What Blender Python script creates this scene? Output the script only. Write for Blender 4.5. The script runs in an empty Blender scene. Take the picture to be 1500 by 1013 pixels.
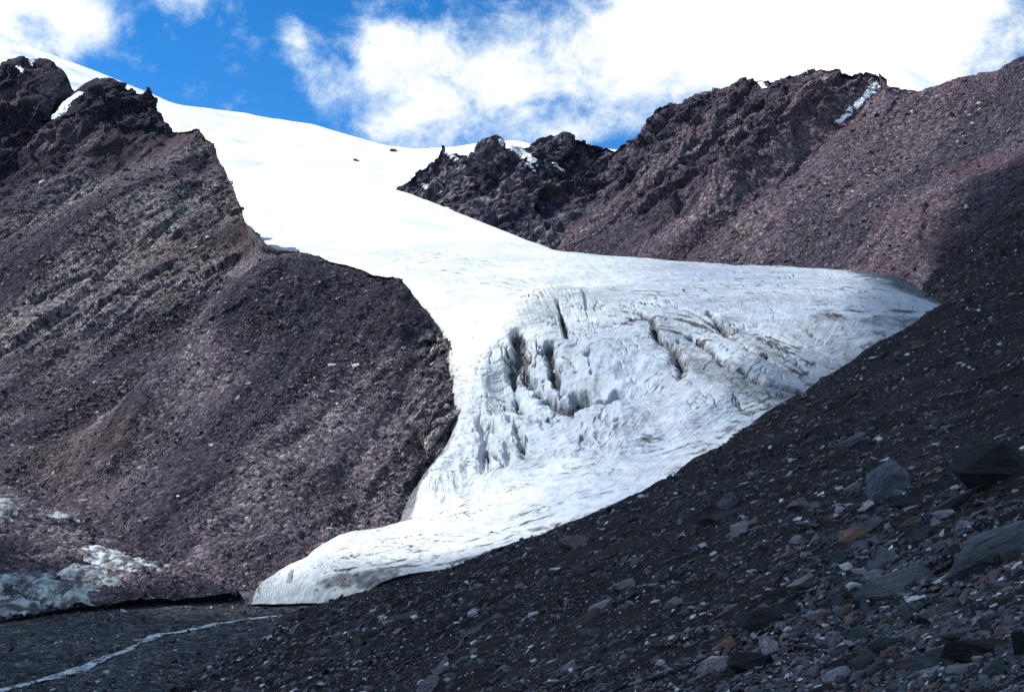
import bpy, bmesh, math, random
import numpy as np
from mathutils import Vector, Matrix

import time as _t
_T0 = _t.time()
random.seed(7)
RNG = np.random.default_rng(11)
scene = bpy.context.scene
COL = scene.collection

# ------------------------------------------------------------------ camera
PW, PH, F, HORIZON = 1500.0, 1013.0, 1458.0, 640.0
PITCH = math.atan((HORIZON - PH / 2) / F)
CP, SP = math.cos(PITCH), math.sin(PITCH)
cam_d = bpy.data.cameras.new("camera")
cam = bpy.data.objects.new("camera", cam_d)
COL.objects.link(cam)
cam_d.sensor_width = 36.0
cam_d.lens = 36.0 * F / PW
cam_d.clip_start = 0.1
cam_d.clip_end = 20000
cam.rotation_euler = (math.pi / 2 + PITCH, 0, 0)
scene.camera = cam


def at(px, py, Y):
    """survey point: bearing/elevation angles and distance ahead -> world metres"""
    px, py, Y = np.asarray(px, float), np.asarray(py, float), np.asarray(Y, float)
    u = (px - PW / 2) / F
    w = (PH / 2 - py) / F
    dy = CP - w * SP
    dz = SP + w * CP
    k = Y / dy
    return np.stack([u * k, dy * k, dz * k], -1)


def proj(P):
    x, y, z = P[..., 0], P[..., 1], P[..., 2]
    d = y * CP + z * SP
    w = -y * SP + z * CP
    return PW / 2 + F * x / d, PH / 2 - F * w / d


# ------------------------------------------------------------------ noise
from mathutils import noise as MN


def fbm(P, scale, octaves=4, gain=0.5, seed=0, ridged=False):
    P = np.asarray(P, float)
    L = (P.reshape(-1, 3) / scale + np.array([seed * 7.31 % 97, seed * 3.77 % 89, seed * 5.13 % 83])).tolist()
    H = -math.log2(gain)
    if ridged:
        f = MN.ridged_multi_fractal
        a = np.array([f(p, H, 2.05, octaves, 1.0, 2.0) for p in L])
        a = (a - 1.15) * 0.9
    else:
        f = MN.fractal
        a = np.array([f(p, H, 2.05, octaves) for p in L]) * 0.8
    return a.reshape(P.shape[:-1])


def blocks(P, scale, seed=0):
    """jointed rock: flat-ish cells with clefts between, about -1..1"""
    P = np.asarray(P, float)
    L = (P.reshape(-1, 3) / scale + np.array([seed * 7.31 % 97, seed * 3.77 % 89, seed * 5.13 % 83])).tolist()
    f = MN.voronoi
    a = np.empty(len(L)); c = np.empty(len(L))
    for i, p in enumerate(L):
        d, q = f(p)
        a[i] = d[1] - d[0]
        c[i] = math.sin(q[0][0] * 12.9 + q[0][1] * 78.2 + q[0][2] * 37.7)
    return (np.clip(a / 0.25, 0, 1) * 1.2 - 0.9 + c * 0.6).reshape(P.shape[:-1])


def facets(P, scale, seed=0, tilt=1.3):
    """broken rock: every cell is a tilted flat face, steps between cells"""
    P = np.asarray(P, float)
    A = P.reshape(-1, 3) / scale + np.array([seed * 7.31 % 97, seed * 3.77 % 89, seed * 5.13 % 83])
    f = MN.voronoi
    q = np.array([f(p)[1][0][:] for p in A.tolist()])
    def hh(k): return np.modf(np.abs(np.sin(q @ np.array(k)) * 43758.5453))[0] * 2 - 1
    g = np.stack([hh((12.9, 78.2, 37.7)), hh((39.3, 11.1, 83.2)), hh((73.1, 52.2, 9.1))], -1)
    h = ((A - q) * g).sum(-1) * tilt + hh((26.7, 64.3, 91.9)) * 0.35
    return h.reshape(P.shape[:-1])


def cliffs(P, scale, seed, k=2.4):
    W = P + (fbm(P, scale * 0.8, 3, 0.5, seed + 40) * scale * 0.22)[..., None]
    Q = aniso(W, DIP, k)
    return facets(Q, scale, seed) + facets(Q, scale * 0.42, seed + 1) * 0.5 + facets(Q, scale * 0.18, seed + 2) * 0.22


def aniso(P, d, k):
    d = np.asarray(d, float); d = d / np.linalg.norm(d)
    return P - (P @ d)[..., None] * d * (1 - 1.0 / k)


DIP = (-0.75, -0.35, -0.56)


def sstep(a, b, x):
    t = np.clip((x - a) / (b - a), 0, 1)
    return t * t * (3 - 2 * t)


# ------------------------------------------------------------------ mesh helpers
def tag(o, label=None, cat=None, group=None, kind=None):
    if label: o["label"] = label
    if cat: o["category"] = cat
    if group: o["group"] = group
    if kind: o["kind"] = kind
    return o


def mesh_np(name, V, Fq, mat, uv=None, attrs=None, smooth=True):
    """V (n,3), Fq (m,k) int -> linked object"""
    me = bpy.data.meshes.new(name)
    n, (m, k) = len(V), Fq.shape
    me.vertices.add(n)
    me.vertices.foreach_set("co", np.ascontiguousarray(V, np.float32).ravel())
    me.loops.add(m * k)
    me.loops.foreach_set("vertex_index", np.ascontiguousarray(Fq, np.int32).ravel())
    me.polygons.add(m)
    me.polygons.foreach_set("loop_start", np.arange(0, m * k, k, dtype=np.int32))
    me.polygons.foreach_set("use_smooth", np.full(m, smooth, bool))
    me.update(calc_edges=True)
    if uv is not None:
        l = me.uv_layers.new(name="UVMap")
        l.data.foreach_set("uv", np.ascontiguousarray(uv[Fq.ravel()], np.float32).ravel())
    for an, av in (attrs or {}).items():
        a = me.attributes.new(an, "FLOAT", "POINT")
        a.data.foreach_set("value", np.ascontiguousarray(av, np.float32).ravel())
    o = bpy.data.objects.new(name, me)
    COL.objects.link(o)
    if mat: me.materials.append(mat)
    return o


def grid_faces(nt, ns):
    i = np.arange(nt * ns).reshape(nt, ns)
    return np.stack([i[:-1, :-1], i[:-1, 1:], i[1:, 1:], i[1:, :-1]], -1).reshape(-1, 4)


def grid_obj(name, P, mat, attrs=None, flip=False, smooth=True):
    nt, ns = P.shape[:2]
    Fq = grid_faces(nt, ns)
    if flip: Fq = Fq[:, ::-1]
    t, s = np.meshgrid(np.linspace(0, 1, nt), np.linspace(0, 1, ns), indexing="ij")
    uv = np.stack([s, t], -1).reshape(-1, 2)
    return mesh_np(name, P.reshape(-1, 3), Fq, mat, uv, {k: v.ravel() for k, v in (attrs or {}).items()}, smooth)


def resample(row, ns, smooth=0):
    A = np.array(row, float)
    if A.ndim == 2 and A.shape[1] == 3:
        pass
    d = np.r_[0, np.cumsum(np.hypot(np.diff(A[:, 0]), np.diff(A[:, 1])))]
    q = np.linspace(0, d[-1], ns)
    R = np.stack([np.interp(q, d, A[:, i]) for i in range(3)], -1)
    if smooth:
        k = np.hanning(2 * smooth + 3)[1:-1]
        k /= k.sum()
        Rp = np.pad(R, ((smooth, smooth), (0, 0)), mode="reflect", reflect_type="odd")
        R = np.stack([np.convolve(Rp[:, i], k, "valid") for i in range(3)], -1)
    return R


def catmull(R, nt, w=None):
    """R (k,ns,3) -> (nt,ns,3), rows spread by weight"""
    k = len(R)
    if w is None:
        w = [1.0] * (k - 1)
    c = np.r_[0, np.cumsum(w)]
    q = np.linspace(0, c[-1], nt)
    seg = np.clip(np.searchsorted(c, q, "right") - 1, 0, k - 2)
    t = ((q - c[seg]) / (c[seg + 1] - c[seg]))[:, None, None]
    Rp = np.concatenate([2 * R[:1] - R[1:2], R, 2 * R[-1:] - R[-2:-1]])
    h = np.asarray(w, float)
    hp = np.r_[h[0], h, h[-1]]
    # non uniform finite difference tangents
    d = (Rp[1:] - Rp[:-1]) / hp[:, None, None]
    m = (d[:-1] * hp[1:, None, None] + d[1:] * hp[:-1, None, None]) / (hp[:-1] + hp[1:])[:, None, None]
    hs = h[seg][:, None, None]
    p0, p1, m0, m1 = R[seg], R[seg + 1], m[seg] * hs, m[seg + 1] * hs
    t2, t3 = t * t, t * t * t
    return (2 * t3 - 3 * t2 + 1) * p0 + (t3 - 2 * t2 + t) * m0 + (-2 * t3 + 3 * t2) * p1 + (t3 - t2) * m1


def loft(R, nt, w, back=None, nb=50):
    """front rows splined, rows behind the crest joined on as a separate crease"""
    A = catmull(R, nt, w)
    if back is None: return A
    B = catmull(np.concatenate([R[:1], back]), nb + 1)[1:][::-1]
    return np.concatenate([B, A])


def normals(P):
    ds = np.gradient(P, axis=1)
    dt = np.gradient(P, axis=0)
    n = np.cross(ds, dt)
    n /= np.linalg.norm(n, axis=-1, keepdims=True) + 1e-9
    return n


def seg_dist(P, line, reach=None):
    """distance from points to 3D polyline and parameter along it (1e9 beyond reach)"""
    L = np.asarray(line, float)
    best = np.full(P.shape[:-1], 1e9)
    par = np.zeros(P.shape[:-1])
    if reach is None:
        m0 = np.ones(P.shape[:-1], bool)
    else:
        lo, hi = L.min(0) - reach, L.max(0) + reach
        m0 = ((P > lo) & (P < hi)).all(-1)
    Q = P[m0]
    b_, p_ = best[m0], par[m0]
    n = len(L) - 1
    for i in range(n):
        a, b = L[i], L[i + 1]
        ab = b - a
        t = np.clip(((Q - a) @ ab) / (ab @ ab + 1e-9), 0, 1)
        d = np.linalg.norm(Q - a - t[..., None] * ab, axis=-1)
        m = d < b_
        b_ = np.where(m, d, b_)
        p_ = np.where(m, (i + t) / n, p_)
    best[m0], par[m0] = b_, p_
    return best, par


# ------------------------------------------------------------------ node helpers
class NT:
    def __init__(self, tree):
        self.t = tree
        self.t.nodes.clear()

    def n(self, typ, ins=None, **props):
        nd = self.t.nodes.new(typ)
        for k, v in props.items():
            setattr(nd, k, v)
        for k, v in (ins or {}).items():
            sock = nd.inputs[k]
            if isinstance(v, bpy.types.NodeSocket):
                self.t.links.new(v, sock)
            else:
                sock.default_value = v
        return nd

    def math(self, op, a, b=0.0, c=0.0, clamp=False):
        return self.n("ShaderNodeMath", {0: a, 1: b, 2: c}, operation=op, use_clamp=clamp).outputs[0]

    def mix(self, fac, a, b, blend="MIX"):
        nd = self.n("ShaderNodeMix", data_type="RGBA", blend_type=blend)
        for k, v in ((0, fac), (6, a), (7, b)):
            if isinstance(v, bpy.types.NodeSocket):
                self.t.links.new(v, nd.inputs[k])
            else:
                nd.inputs[k].default_value = v if k == 0 else ((*v, 1) if len(v) == 3 else v)
        return nd.outputs[2]

    def ramp(self, fac, stops, interp="LINEAR"):
        nd = self.n("ShaderNodeValToRGB", {0: fac})
        e = nd.color_ramp.elements
        nd.color_ramp.interpolation = interp
        while len(e) < len(stops): e.new(0.5)
        for el, (p, c) in zip(e, stops):
            el.position = p
            el.color = (*c, 1) if len(c) == 3 else c
        return nd.outputs[0]

    def noise(self, vec, scale, detail=4, rough=0.55, dist=0.0):
        return self.n("ShaderNodeTexNoise", {"Vector": vec, "Scale": scale, "Detail": detail, "Roughness": rough, "Distortion": dist}).outputs[0]

    def rng(self, v, a, b, c=0.0, d=1.0, smooth=True):
        return self.n("ShaderNodeMapRange", {0: v, 1: a, 2: b, 3: c, 4: d}, interpolation_type="SMOOTHSTEP" if smooth else "LINEAR").outputs[0]

    def mapping(self, vec, scale=(1, 1, 1), rot=(0, 0, 0), loc=(0, 0, 0)):
        return self.n("ShaderNodeMapping", {"Vector": vec, "Scale": scale, "Rotation": rot, "Location": loc}).outputs[0]

    def attr(self, name):
        return self.n("ShaderNodeAttribute", attribute_name=name).outputs["Fac"]

    def voro(self, vec, scale, feature="F1", rand=1.0):
        return self.n("ShaderNodeTexVoronoi", {"Vector": vec, "Scale": scale, "Randomness": rand}, feature=feature)

    def bump(self, height, strength, dist, normal=None):
        ins = {"Height": height, "Strength": strength, "Distance": dist}
        if normal is not None: ins["Normal"] = normal
        return self.n("ShaderNodeBump", ins).outputs[0]


def new_mat(name):
    m = bpy.data.materials.new(name)
    m.use_nodes = True
    return m, NT(m.node_tree)


def finish(nt, color, rough, normal=None, spec=0.3):
    b = nt.n("ShaderNodeBsdfPrincipled", {"Base Color": color, "Roughness": rough, "Specular IOR Level": spec})
    if normal is not None:
        nt.t.links.new(normal, b.inputs["Normal"])
    out = nt.n("ShaderNodeOutputMaterial", {"Surface": b.outputs[0]})
    return b, out


# ------------------------------------------------------------------ materials
def scree_material(name, cols, cell, tint_scale, streak=(1, 1, 1), streak_rot=(0, 0, 0), pale=None, bump_d=0.6, red=None, band=False):
    """broken rock: cells of individual stones at two sizes over broad tint patches"""
    m, t = new_mat(name)
    pos = t.n("ShaderNodeTexCoord").outputs["Object"]
    sp = t.mapping(pos, streak, streak_rot)
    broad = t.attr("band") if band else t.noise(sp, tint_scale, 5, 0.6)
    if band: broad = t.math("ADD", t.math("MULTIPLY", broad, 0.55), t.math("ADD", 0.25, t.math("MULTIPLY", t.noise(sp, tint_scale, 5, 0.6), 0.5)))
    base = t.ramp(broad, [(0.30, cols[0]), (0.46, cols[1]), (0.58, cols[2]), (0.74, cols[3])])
    v1 = t.voro(pos, cell)
    v2 = t.voro(pos, cell * 2.6)
    r1 = t.n("ShaderNodeSeparateColor", {0: v1.outputs["Color"]}).outputs
    r2 = t.n("ShaderNodeSeparateColor", {0: v2.outputs["Color"]}).outputs
    k1 = t.ramp(r1[0], [(0.0, (0.4,) * 3), (0.6, (0.95,) * 3), (0.9, (1.5,) * 3), (1.0, (2.4,) * 3)])
    k2 = t.ramp(r2[1], [(0.0, (0.5,) * 3), (0.7, (1.0,) * 3), (1.0, (1.9,) * 3)])
    c = t.mix(1.0, base, k1, "MULTIPLY")
    c = t.mix(0.8, c, k2, "MULTIPLY")
    if red is not None:
        rn = t.noise(sp, tint_scale * 0.8, 4, 0.6, 0.4)
        c = t.mix(t.rng(rn, 0.5, 0.72, 0, 0.8), c, red)
        c = t.mix(0.55, c, k1, "MULTIPLY") if False else c
    if pale is not None:
        pa = t.attr("pale")
        pn = t.noise(pos, cell * 0.5, 3, 0.6)
        pm = t.math("MULTIPLY", pa, t.rng(pn, 0.4, 0.62))
        c = t.mix(pm, c, t.mix(1.0, pale, k2, "MULTIPLY"))
    dirt = t.noise(pos, cell * 0.35, 5, 0.65)
    c = t.mix(t.rng(dirt, 0.35, 0.7, 0.0, 0.6), c, t.mix(0.5, c, (0.02, 0.018, 0.022)))
    h = t.math("ADD", t.math("MULTIPLY", r1[0], 0.6), t.math("MULTIPLY", t.math("SUBTRACT", 0.6, v1.outputs["Distance"]), 0.8))
    h = t.math("ADD", h, t.math("MULTIPLY", t.math("SUBTRACT", 0.6, v2.outputs["Distance"]), 0.35))
    h = t.math("ADD", h, t.noise(pos, cell * 0.6, 6, 0.65))
    finish(t, c, 0.95, t.bump(h, 0.9, bump_d), 0.1)
    return m


def rubble_material(name, stops, noise_scale, bright=1.0):
    m, t = new_mat(name)
    pos = t.n("ShaderNodeTexCoord").outputs["Object"]
    isl = t.n("ShaderNodeNewGeometry").outputs["Random Per Island"]
    c = t.ramp(isl, [(p, tuple(min(1, x * bright) for x in col)) for p, col in stops], "LINEAR")
    n = t.noise(pos, noise_scale, 4, 0.6)
    c = t.mix(1.0, c, t.ramp(n, [(0.25, (0.6,) * 3), (0.7, (1.25,) * 3)]), "MULTIPLY")
    finish(t, c, 0.9, t.bump(n, 0.4, 0.3 / noise_scale), 0.15)
    return m


def boulder_material():
    m, t = new_mat("weathered_rock")
    tc = t.n("ShaderNodeTexCoord").outputs["Object"]
    oi = t.n("ShaderNodeObjectInfo")
    rv = t.n("ShaderNodeVectorMath", {0: tc, 1: t.n("ShaderNodeCombineXYZ", {0: t.math("MULTIPLY", oi.outputs["Random"], 31.0), 1: t.math("MULTIPLY", oi.outputs["Random"], 17.0)}).outputs[0]}, operation="ADD").outputs[0]
    n1 = t.noise(rv, 1.6, 5, 0.6)
    n2 = t.noise(t.mapping(rv, (3, 3, 14)), 1.5, 5, 0.65)
    n3 = t.noise(rv, 14, 6, 0.7)
    c = t.mix(1.0, oi.outputs["Color"], t.ramp(n1, [(0.3, (0.6, 0.62, 0.68)), (0.5, (0.95,) * 3), (0.7, (1.3, 1.22, 1.18))]), "MULTIPLY")
    c = t.mix(1.0, c, t.ramp(n2, [(0.32, (0.62,) * 3), (0.62, (1.25,) * 3)]), "MULTIPLY")
    c = t.mix(0.8, c, t.ramp(n3, [(0.3, (0.6,) * 3), (0.7, (1.4,) * 3)]), "MULTIPLY")
    h = t.math("ADD", t.math("MULTIPLY", n2, 0.5), t.math("ADD", t.math("MULTIPLY", n3, 0.25), t.math("MULTIPLY", n1, 0.4)))
    finish(t, c, 0.8, t.bump(h, 1.0, 0.16), 0.3)
    return m


def glacier_material():
    m, t = new_mat("glacier_ice")
    pos = t.n("ShaderNodeTexCoord").outputs["Object"]
    dirt, ice, lay = t.attr("dirt"), t.attr("ice"), t.attr("streak")
    fine = t.noise(pos, 0.35, 6, 0.65)
    spk = t.noise(pos, 1.3, 4, 0.7)
    white = t.mix(t.rng(t.noise(t.mapping(pos, (1, 1, 3)), 0.016, 6, 0.6), 0.46, 0.7), (0.90, 0.90, 0.90), (0.60, 0.645, 0.70))  # bluish patches put faint snowfield shade into the colour
    blue = t.mix(t.rng(fine, 0.3, 0.7), (0.25, 0.315, 0.40), (0.40, 0.445, 0.50))
    pale_ = t.mix(t.rng(fine, 0.3, 0.7), (0.58, 0.60, 0.595), (0.72, 0.725, 0.705))
    c = t.mix(t.attr("snow"), t.mix(ice, pale_, blue), white)
    sm = t.math("MULTIPLY", t.rng(t.math("ADD", lay, t.math("MULTIPLY", t.math("SUBTRACT", spk, 0.5), 0.7)), 0.35, 0.85), 0.62)
    c = t.mix(t.math("MULTIPLY", sm, t.math("MULTIPLY", t.math("SUBTRACT", 1.0, t.attr("snow")), t.math("ADD", t.math("MULTIPLY", ice, 0.55), 0.22))), c, (0.25, 0.255, 0.28))
    dm = t.rng(t.math("ADD", dirt, t.math("MULTIPLY", t.math("SUBTRACT", t.noise(pos, 0.6, 5, 0.7), 0.5), 0.8)), 0.24, 0.72)
    c = t.mix(t.math("MULTIPLY", dm, 0.93), c, t.mix(spk, (0.028, 0.030, 0.036), (0.09, 0.09, 0.098)))
    h = t.math("ADD", t.math("MULTIPLY", fine, 0.6), t.math("ADD", t.math("MULTIPLY", spk, 0.25), t.math("MULTIPLY", lay, -0.5)))
    hb = t.bump(h, 0.75, 0.9)
    b, _ = finish(t, c, 0.55, hb, 0.3)
    return m


def snow_material():
    m, t = new_mat("old_snow")
    pos = t.n("ShaderNodeTexCoord").outputs["Object"]
    n = t.noise(pos, 0.4, 5, 0.6)
    c = t.mix(n, (0.78, 0.81, 0.85), (0.90, 0.91, 0.92))
    finish(t, c, 0.6, t.bump(n, 0.3, 0.5), 0.2)
    return m


def dirty_ice_material():
    m, t = new_mat("dirty_ice")
    pos = t.n("ShaderNodeTexCoord").outputs["Object"]
    n = t.noise(pos, 0.5, 7, 0.66)
    n2 = t.noise(t.mapping(pos, (1, 1, 2.5), (0, 0.5, 0)), 0.22, 6, 0.6)
    c = t.mix(t.rng(n2, 0.35, 0.65), (0.16, 0.18, 0.20), (0.58, 0.61, 0.62))
    c = t.mix(t.rng(n, 0.42, 0.60), c, (0.06, 0.058, 0.062))
    finish(t, c, 0.6, t.bump(n, 0.8, 0.5), 0.3)
    return m


def water_material():
    m, t = new_mat("stream_water")
    pos = t.n("ShaderNodeTexCoord").outputs["Object"]
    n = t.noise(pos, 0.9, 5, 0.7)
    c = t.mix(t.rng(n, 0.36, 0.6), (0.045, 0.055, 0.065), (0.76, 0.80, 0.82))
    finish(t, c, 0.25, t.bump(n, 0.6, 0.3), 0.5)
    return m


PURPLE = [(0.038, 0.036, 0.052), (0.076, 0.064, 0.087), (0.114, 0.092, 0.113), (0.165, 0.140, 0.157)]
M_SPUR = scree_material("spur_scree", PURPLE, 1.0, 0.018, (1, 1, 1), (0, 0, 0), pale=(0.33, 0.30, 0.30), bump_d=0.9, band=True, red=(0.085, 0.055, 0.055))
M_RIDGE = scree_material("ridge_scree", [(0.058, 0.052, 0.074), (0.104, 0.081, 0.108), (0.138, 0.103, 0.127), (0.19, 0.147, 0.162)], 0.55, 0.012, (1, 1, 1), (0, 0, 0), pale=(0.27, 0.24, 0.265), bump_d=2.2, band=True, red=(0.118, 0.074, 0.088))  # lighter purple tones carry the distance haze
M_PEAK = scree_material("peak_rock", [(0.046, 0.046, 0.068), (0.080, 0.073, 0.100), (0.108, 0.094, 0.120), (0.16, 0.142, 0.165)], 0.26, 0.016, (1, 1, 1), (0, 0, 0), pale=(0.28, 0.265, 0.30), bump_d=2.6, band=True, red=(0.075, 0.048, 0.056))  # rock lifted towards bluish purple, distance haze put into the colour
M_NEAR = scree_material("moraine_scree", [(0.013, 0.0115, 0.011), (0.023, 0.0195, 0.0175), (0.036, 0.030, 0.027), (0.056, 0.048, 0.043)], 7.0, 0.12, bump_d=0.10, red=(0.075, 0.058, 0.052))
M_FLOOR = scree_material("valley_gravel", [(0.055, 0.055, 0.06), (0.078, 0.078, 0.084), (0.095, 0.094, 0.10), (0.13, 0.125, 0.13)], 1.3, 0.06, bump_d=0.3)
M_SHADE = scree_material("shade_toned_scree", [(0.026, 0.023, 0.024), (0.044, 0.038, 0.040), (0.06, 0.051, 0.053), (0.085, 0.075, 0.077)], 0.8, 0.05, bump_d=0.6, band=True)  # dark tone of the far right shadow put into the scree colour
M_PATH = scree_material("trodden_grit", [(0.10, 0.09, 0.095), (0.14, 0.125, 0.13), (0.17, 0.15, 0.155), (0.20, 0.18, 0.185)], 14.0, 0.3, bump_d=0.05)
M_GLACIER, M_SNOW, M_DICE, M_WATER, M_ROCK = glacier_material(), snow_material(), dirty_ice_material(), water_material(), boulder_material()

# ------------------------------------------------------------------ near moraine slope
CREST = [(-300, 150), (300, 150), (400, 155), (480, 149), (640, 135), (800, 131), (940, 129), (1050, 160), (1200, 197), (1360, 242), (1500, 262), (2000, 290), (2600, 300)]
CR_U = np.array([(c[0] - 750) / F for c in CREST])
CR_Y = np.array([c[1] for c in CREST], float)


def near_z(x, y):
    yy = np.maximum(y, 0.5)
    z = -1.62 + 0.38 * x - 0.17 * y + 0.0006 * y * y
    ye = np.interp(x / yy, CR_U, CR_Y)
    e = np.maximum(y - ye + 4, 0)
    z = z - 0.034 * np.minimum(e, 8) ** 2 * 0.5 - np.maximum(e - 8, 0) * 0.55
    return z


def near_full(x, y):
    P = np.stack([x, y, np.zeros_like(x)], -1)
    r = np.hypot(x, y)
    big = fbm(P, 22, 3, 0.5, 5) * np.clip(r / 60, 0, 1) * 1.5
    med = fbm(P, 4.0, 3, 0.5, 9) * np.clip(r / 15, 0.15, 1) * 0.35
    return near_z(x, y) + big + med


def ground_hit(px, py, lo=1.5, hi=320):
    """march a sight line down to the moraine slope -> distance ahead (nan when it misses)"""
    px, py = np.atleast_1d(np.asarray(px, float)), np.atleast_1d(np.asarray(py, float))
    d = at(px, py, 1.0)
    ys = np.geomspace(lo, hi, 220)
    res = np.full(px.shape, np.nan)
    prev = lo
    for yv in ys:
        g = near_z(d[:, 0] * yv, np.full(px.shape, yv)) - d[:, 2] * yv
        res = np.where((g > 0) & np.isnan(res), (prev + yv) / 2, res)
        prev = yv
    ok = ~np.isnan(res)
    if ok.any():
        dd, Yc = d[ok], res[ok]
        for _ in range(5):
            g = near_full(dd[:, 0] * Yc, Yc) - dd[:, 2] * Yc
            e = Yc * 0.01
            g2 = near_z(dd[:, 0] * (Yc + e), Yc + e) - near_z(dd[:, 0] * Yc, Yc) - dd[:, 2] * e
            step = -g / np.where(np.abs(g2) < 1e-4 * e, np.inf, g2) * e
            Yc = np.clip(Yc + np.clip(step, -0.06 * Yc, 0.06 * Yc), lo, hi)
        res[ok] = Yc
    return res


th = np.radians(np.linspace(-62, 78, 760))
rr = np.geomspace(0.9, 420, 620)
TH, RR = np.meshgrid(th, rr)
X, Y = np.sin(TH) * RR, np.cos(TH) * RR - 0.5
Pn = np.stack([X, Y, near_full(X, Y)], -1)
Pn[..., 2] += fbm(Pn, 1.1, 3, 0.55, 31) * 0.10
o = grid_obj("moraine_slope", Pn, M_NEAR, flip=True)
tag(o, "dark shaded scree slope rising to the right in front of the glacier", "slope", kind="structure")

# ------------------------------------------------------------------ valley floor and far ground
FLOOR = -26.0


def floor_z(x, y):
    P = np.stack([x, y, np.zeros_like(x)], -1)
    return FLOOR + 0.012 * (y - 160) + fbm(P, 18, 4, 0.5, 77) * 0.5


def floor_hit(px, py):
    d = at(px, py, 1.0)
    Yv = FLOOR / d[2]
    for _ in range(6):
        Yv = float(floor_z(np.array([d[0] * Yv]), np.array([Yv]))[0]) / d[2]
    return Yv


STREAM = [(a, b, floor_hit(a, b)) for a, b in [(405, 900), (360, 905), (320, 911), (270, 922), (235, 926), (215, 934), (185, 950), (150, 962), (110, 980), (60, 993), (0, 1008), (-60, 1022)]]
xs, ys = np.meshgrid(np.linspace(-130, 20, 640), np.linspace(70, 215, 560))
Pf = np.stack([xs, ys, floor_z(xs, ys)], -1)
ds_, _ = seg_dist(Pf * [1, 1, 0], at(*resample(STREAM, 60, 2).T) * [1, 1, 0], 8)
jf = fbm(Pf, 3, 4, 0.6, 79)
Pf[..., 2] -= 0.34 * np.exp(-((ds_ + jf * 0.8) / 1.9) ** 2) - 0.12 * np.exp(-((ds_ - 3 + jf * 1.5) / 1.2) ** 2)
Pf[..., 2] += jf * 0.12
o = grid_obj("valley_floor", Pf, M_FLOOR)
tag(o, "flat grey gravel valley floor below the glacier snout", "valley floor", kind="structure")
gm = np.stack(np.meshgrid(np.linspace(-6000, 6000, 40), np.linspace(-6000, 6000, 40)), -1)
o = grid_obj("ground", np.concatenate([gm, np.full(gm.shape[:2] + (1,), -45.0)], -1), M_FLOOR)
tag(o, "bare stony ground around the valley", "ground", kind="structure")


# ------------------------------------------------------------------ lofted mountains
def world_rows(rows, ns, smooth):
    return np.stack([at(*resample(r, ns, sm).T) for r, sm in zip(rows, smooth)])


def back_rows(crest, offs):
    return [crest + np.array(o) for o in offs]


def crag(P, scale, seed, k=2.6):
    """jointed ridged relief drawn out along the dip of the strata"""
    W = P + (fbm(P, scale * 1.2, 2, 0.5, seed + 40) * scale * 0.3)[..., None]
    Q = aniso(W, DIP, k)
    return fbm(Q, scale, 5, 0.55, seed, ridged=True) * 0.55 + blocks(Q, scale * 0.55, seed + 3) * 0.4


def on(G, pts):
    """survey points: where sight lines meet surface G"""
    gx, gy = proj(G)
    out = []
    for a, b in pts:
        i = np.argmin((gx - a) ** 2 + (gy - b) ** 2)
        out.append((a, b, G.reshape(-1, 3)[i][1]))
    return out


def surf(G, pts):
    return at(*np.array(on(G, pts), float).T)


DIP = (-0.30, -0.78, -0.56)
# ---- spur mountain on the left
crest = [(-200, 150, 600), (-60, 130, 590), (0, 122, 590), (20, 102, 585), (40, 86, 580), (72, 92, 576), (90, 100, 575), (99, 112, 572), (94, 134, 567), (84, 156, 562),
         (104, 138, 566), (124, 122, 568), (142, 114, 570), (165, 122, 566), (195, 132, 562), (232, 138, 558), (240, 167, 545), (250, 194, 530), (272, 190, 518), (292, 185, 508), (312, 208, 500),
         (304, 224, 492), (328, 242, 470), (345, 282, 440), (360, 327, 410), (385, 354, 350), (410, 362, 330), (470, 372, 322), (530, 390, 315), (590, 406, 305),
         (625, 452, 292), (655, 492, 278), (686, 540, 262), (694, 590, 258)]
row1 = [(-420, 420, 440), (-60, 330, 450), (0, 320, 448), (120, 300, 445), (180, 300, 432), (230, 315, 415), (290, 345, 398), (345, 392, 372), (388, 436, 292), (425, 432, 288), (480, 440, 284),
        (570, 485, 272), (640, 560, 256), (680, 630, 248), (690, 670, 240)]
row2 = [(-700, 720, 300), (-200, 620, 300), (-60, 590, 300), (60, 570, 302), (150, 560, 302), (220, 580, 292), (262, 592, 278), (312, 604, 246), (370, 604, 240), (420, 610, 238), (470, 620, 236), (550, 670, 226),
        (620, 740, 215), (640, 765, 212)]
base = [(-700, 900, 195), (-200, 850, 195), (-60, 846, 190), (0, 842, 190), (100, 848, 185), (200, 853, 180), (300, 862, 174), (370, 869, 172), (440, 875, 172)]
NS, NTT = 900, 760
R = world_rows([crest, row1, row2, base], NS, [1, 10, 16, 20])
P = loft(R, NTT - 60, [1.0, 1.1, 0.9], np.stack(back_rows(R[0], [(0, 40, -30), (10, 130, -150)])), 60)
N = normals(P)
N *= np.sign((N[..., 2:3] + 1e-6))
px, py = proj(P)
elev = P[..., 2]
S, T = np.meshgrid(np.linspace(0, 1, NS), np.linspace(0, 1, NTT))
OB = P[60:]
cliff = sstep(430, 560, P[..., 1]) * (1 - 0.75 * sstep(1.0, 0.3, seg_dist(P, surf(OB, [(250, 215), (150, 330), (60, 400)]), 90)[0] / 70))
rib = sstep(1, 0, seg_dist(P, surf(OB, [(655, 500), (680, 560), (672, 620), (645, 690)]), 40)[0] / 20)
cliff = np.maximum(cliff, rib * 0.4)
pale = np.zeros(P.shape[:2])
bn = fbm(aniso(P, DIP, 5), 12, 4, 0.6, 66)
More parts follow.
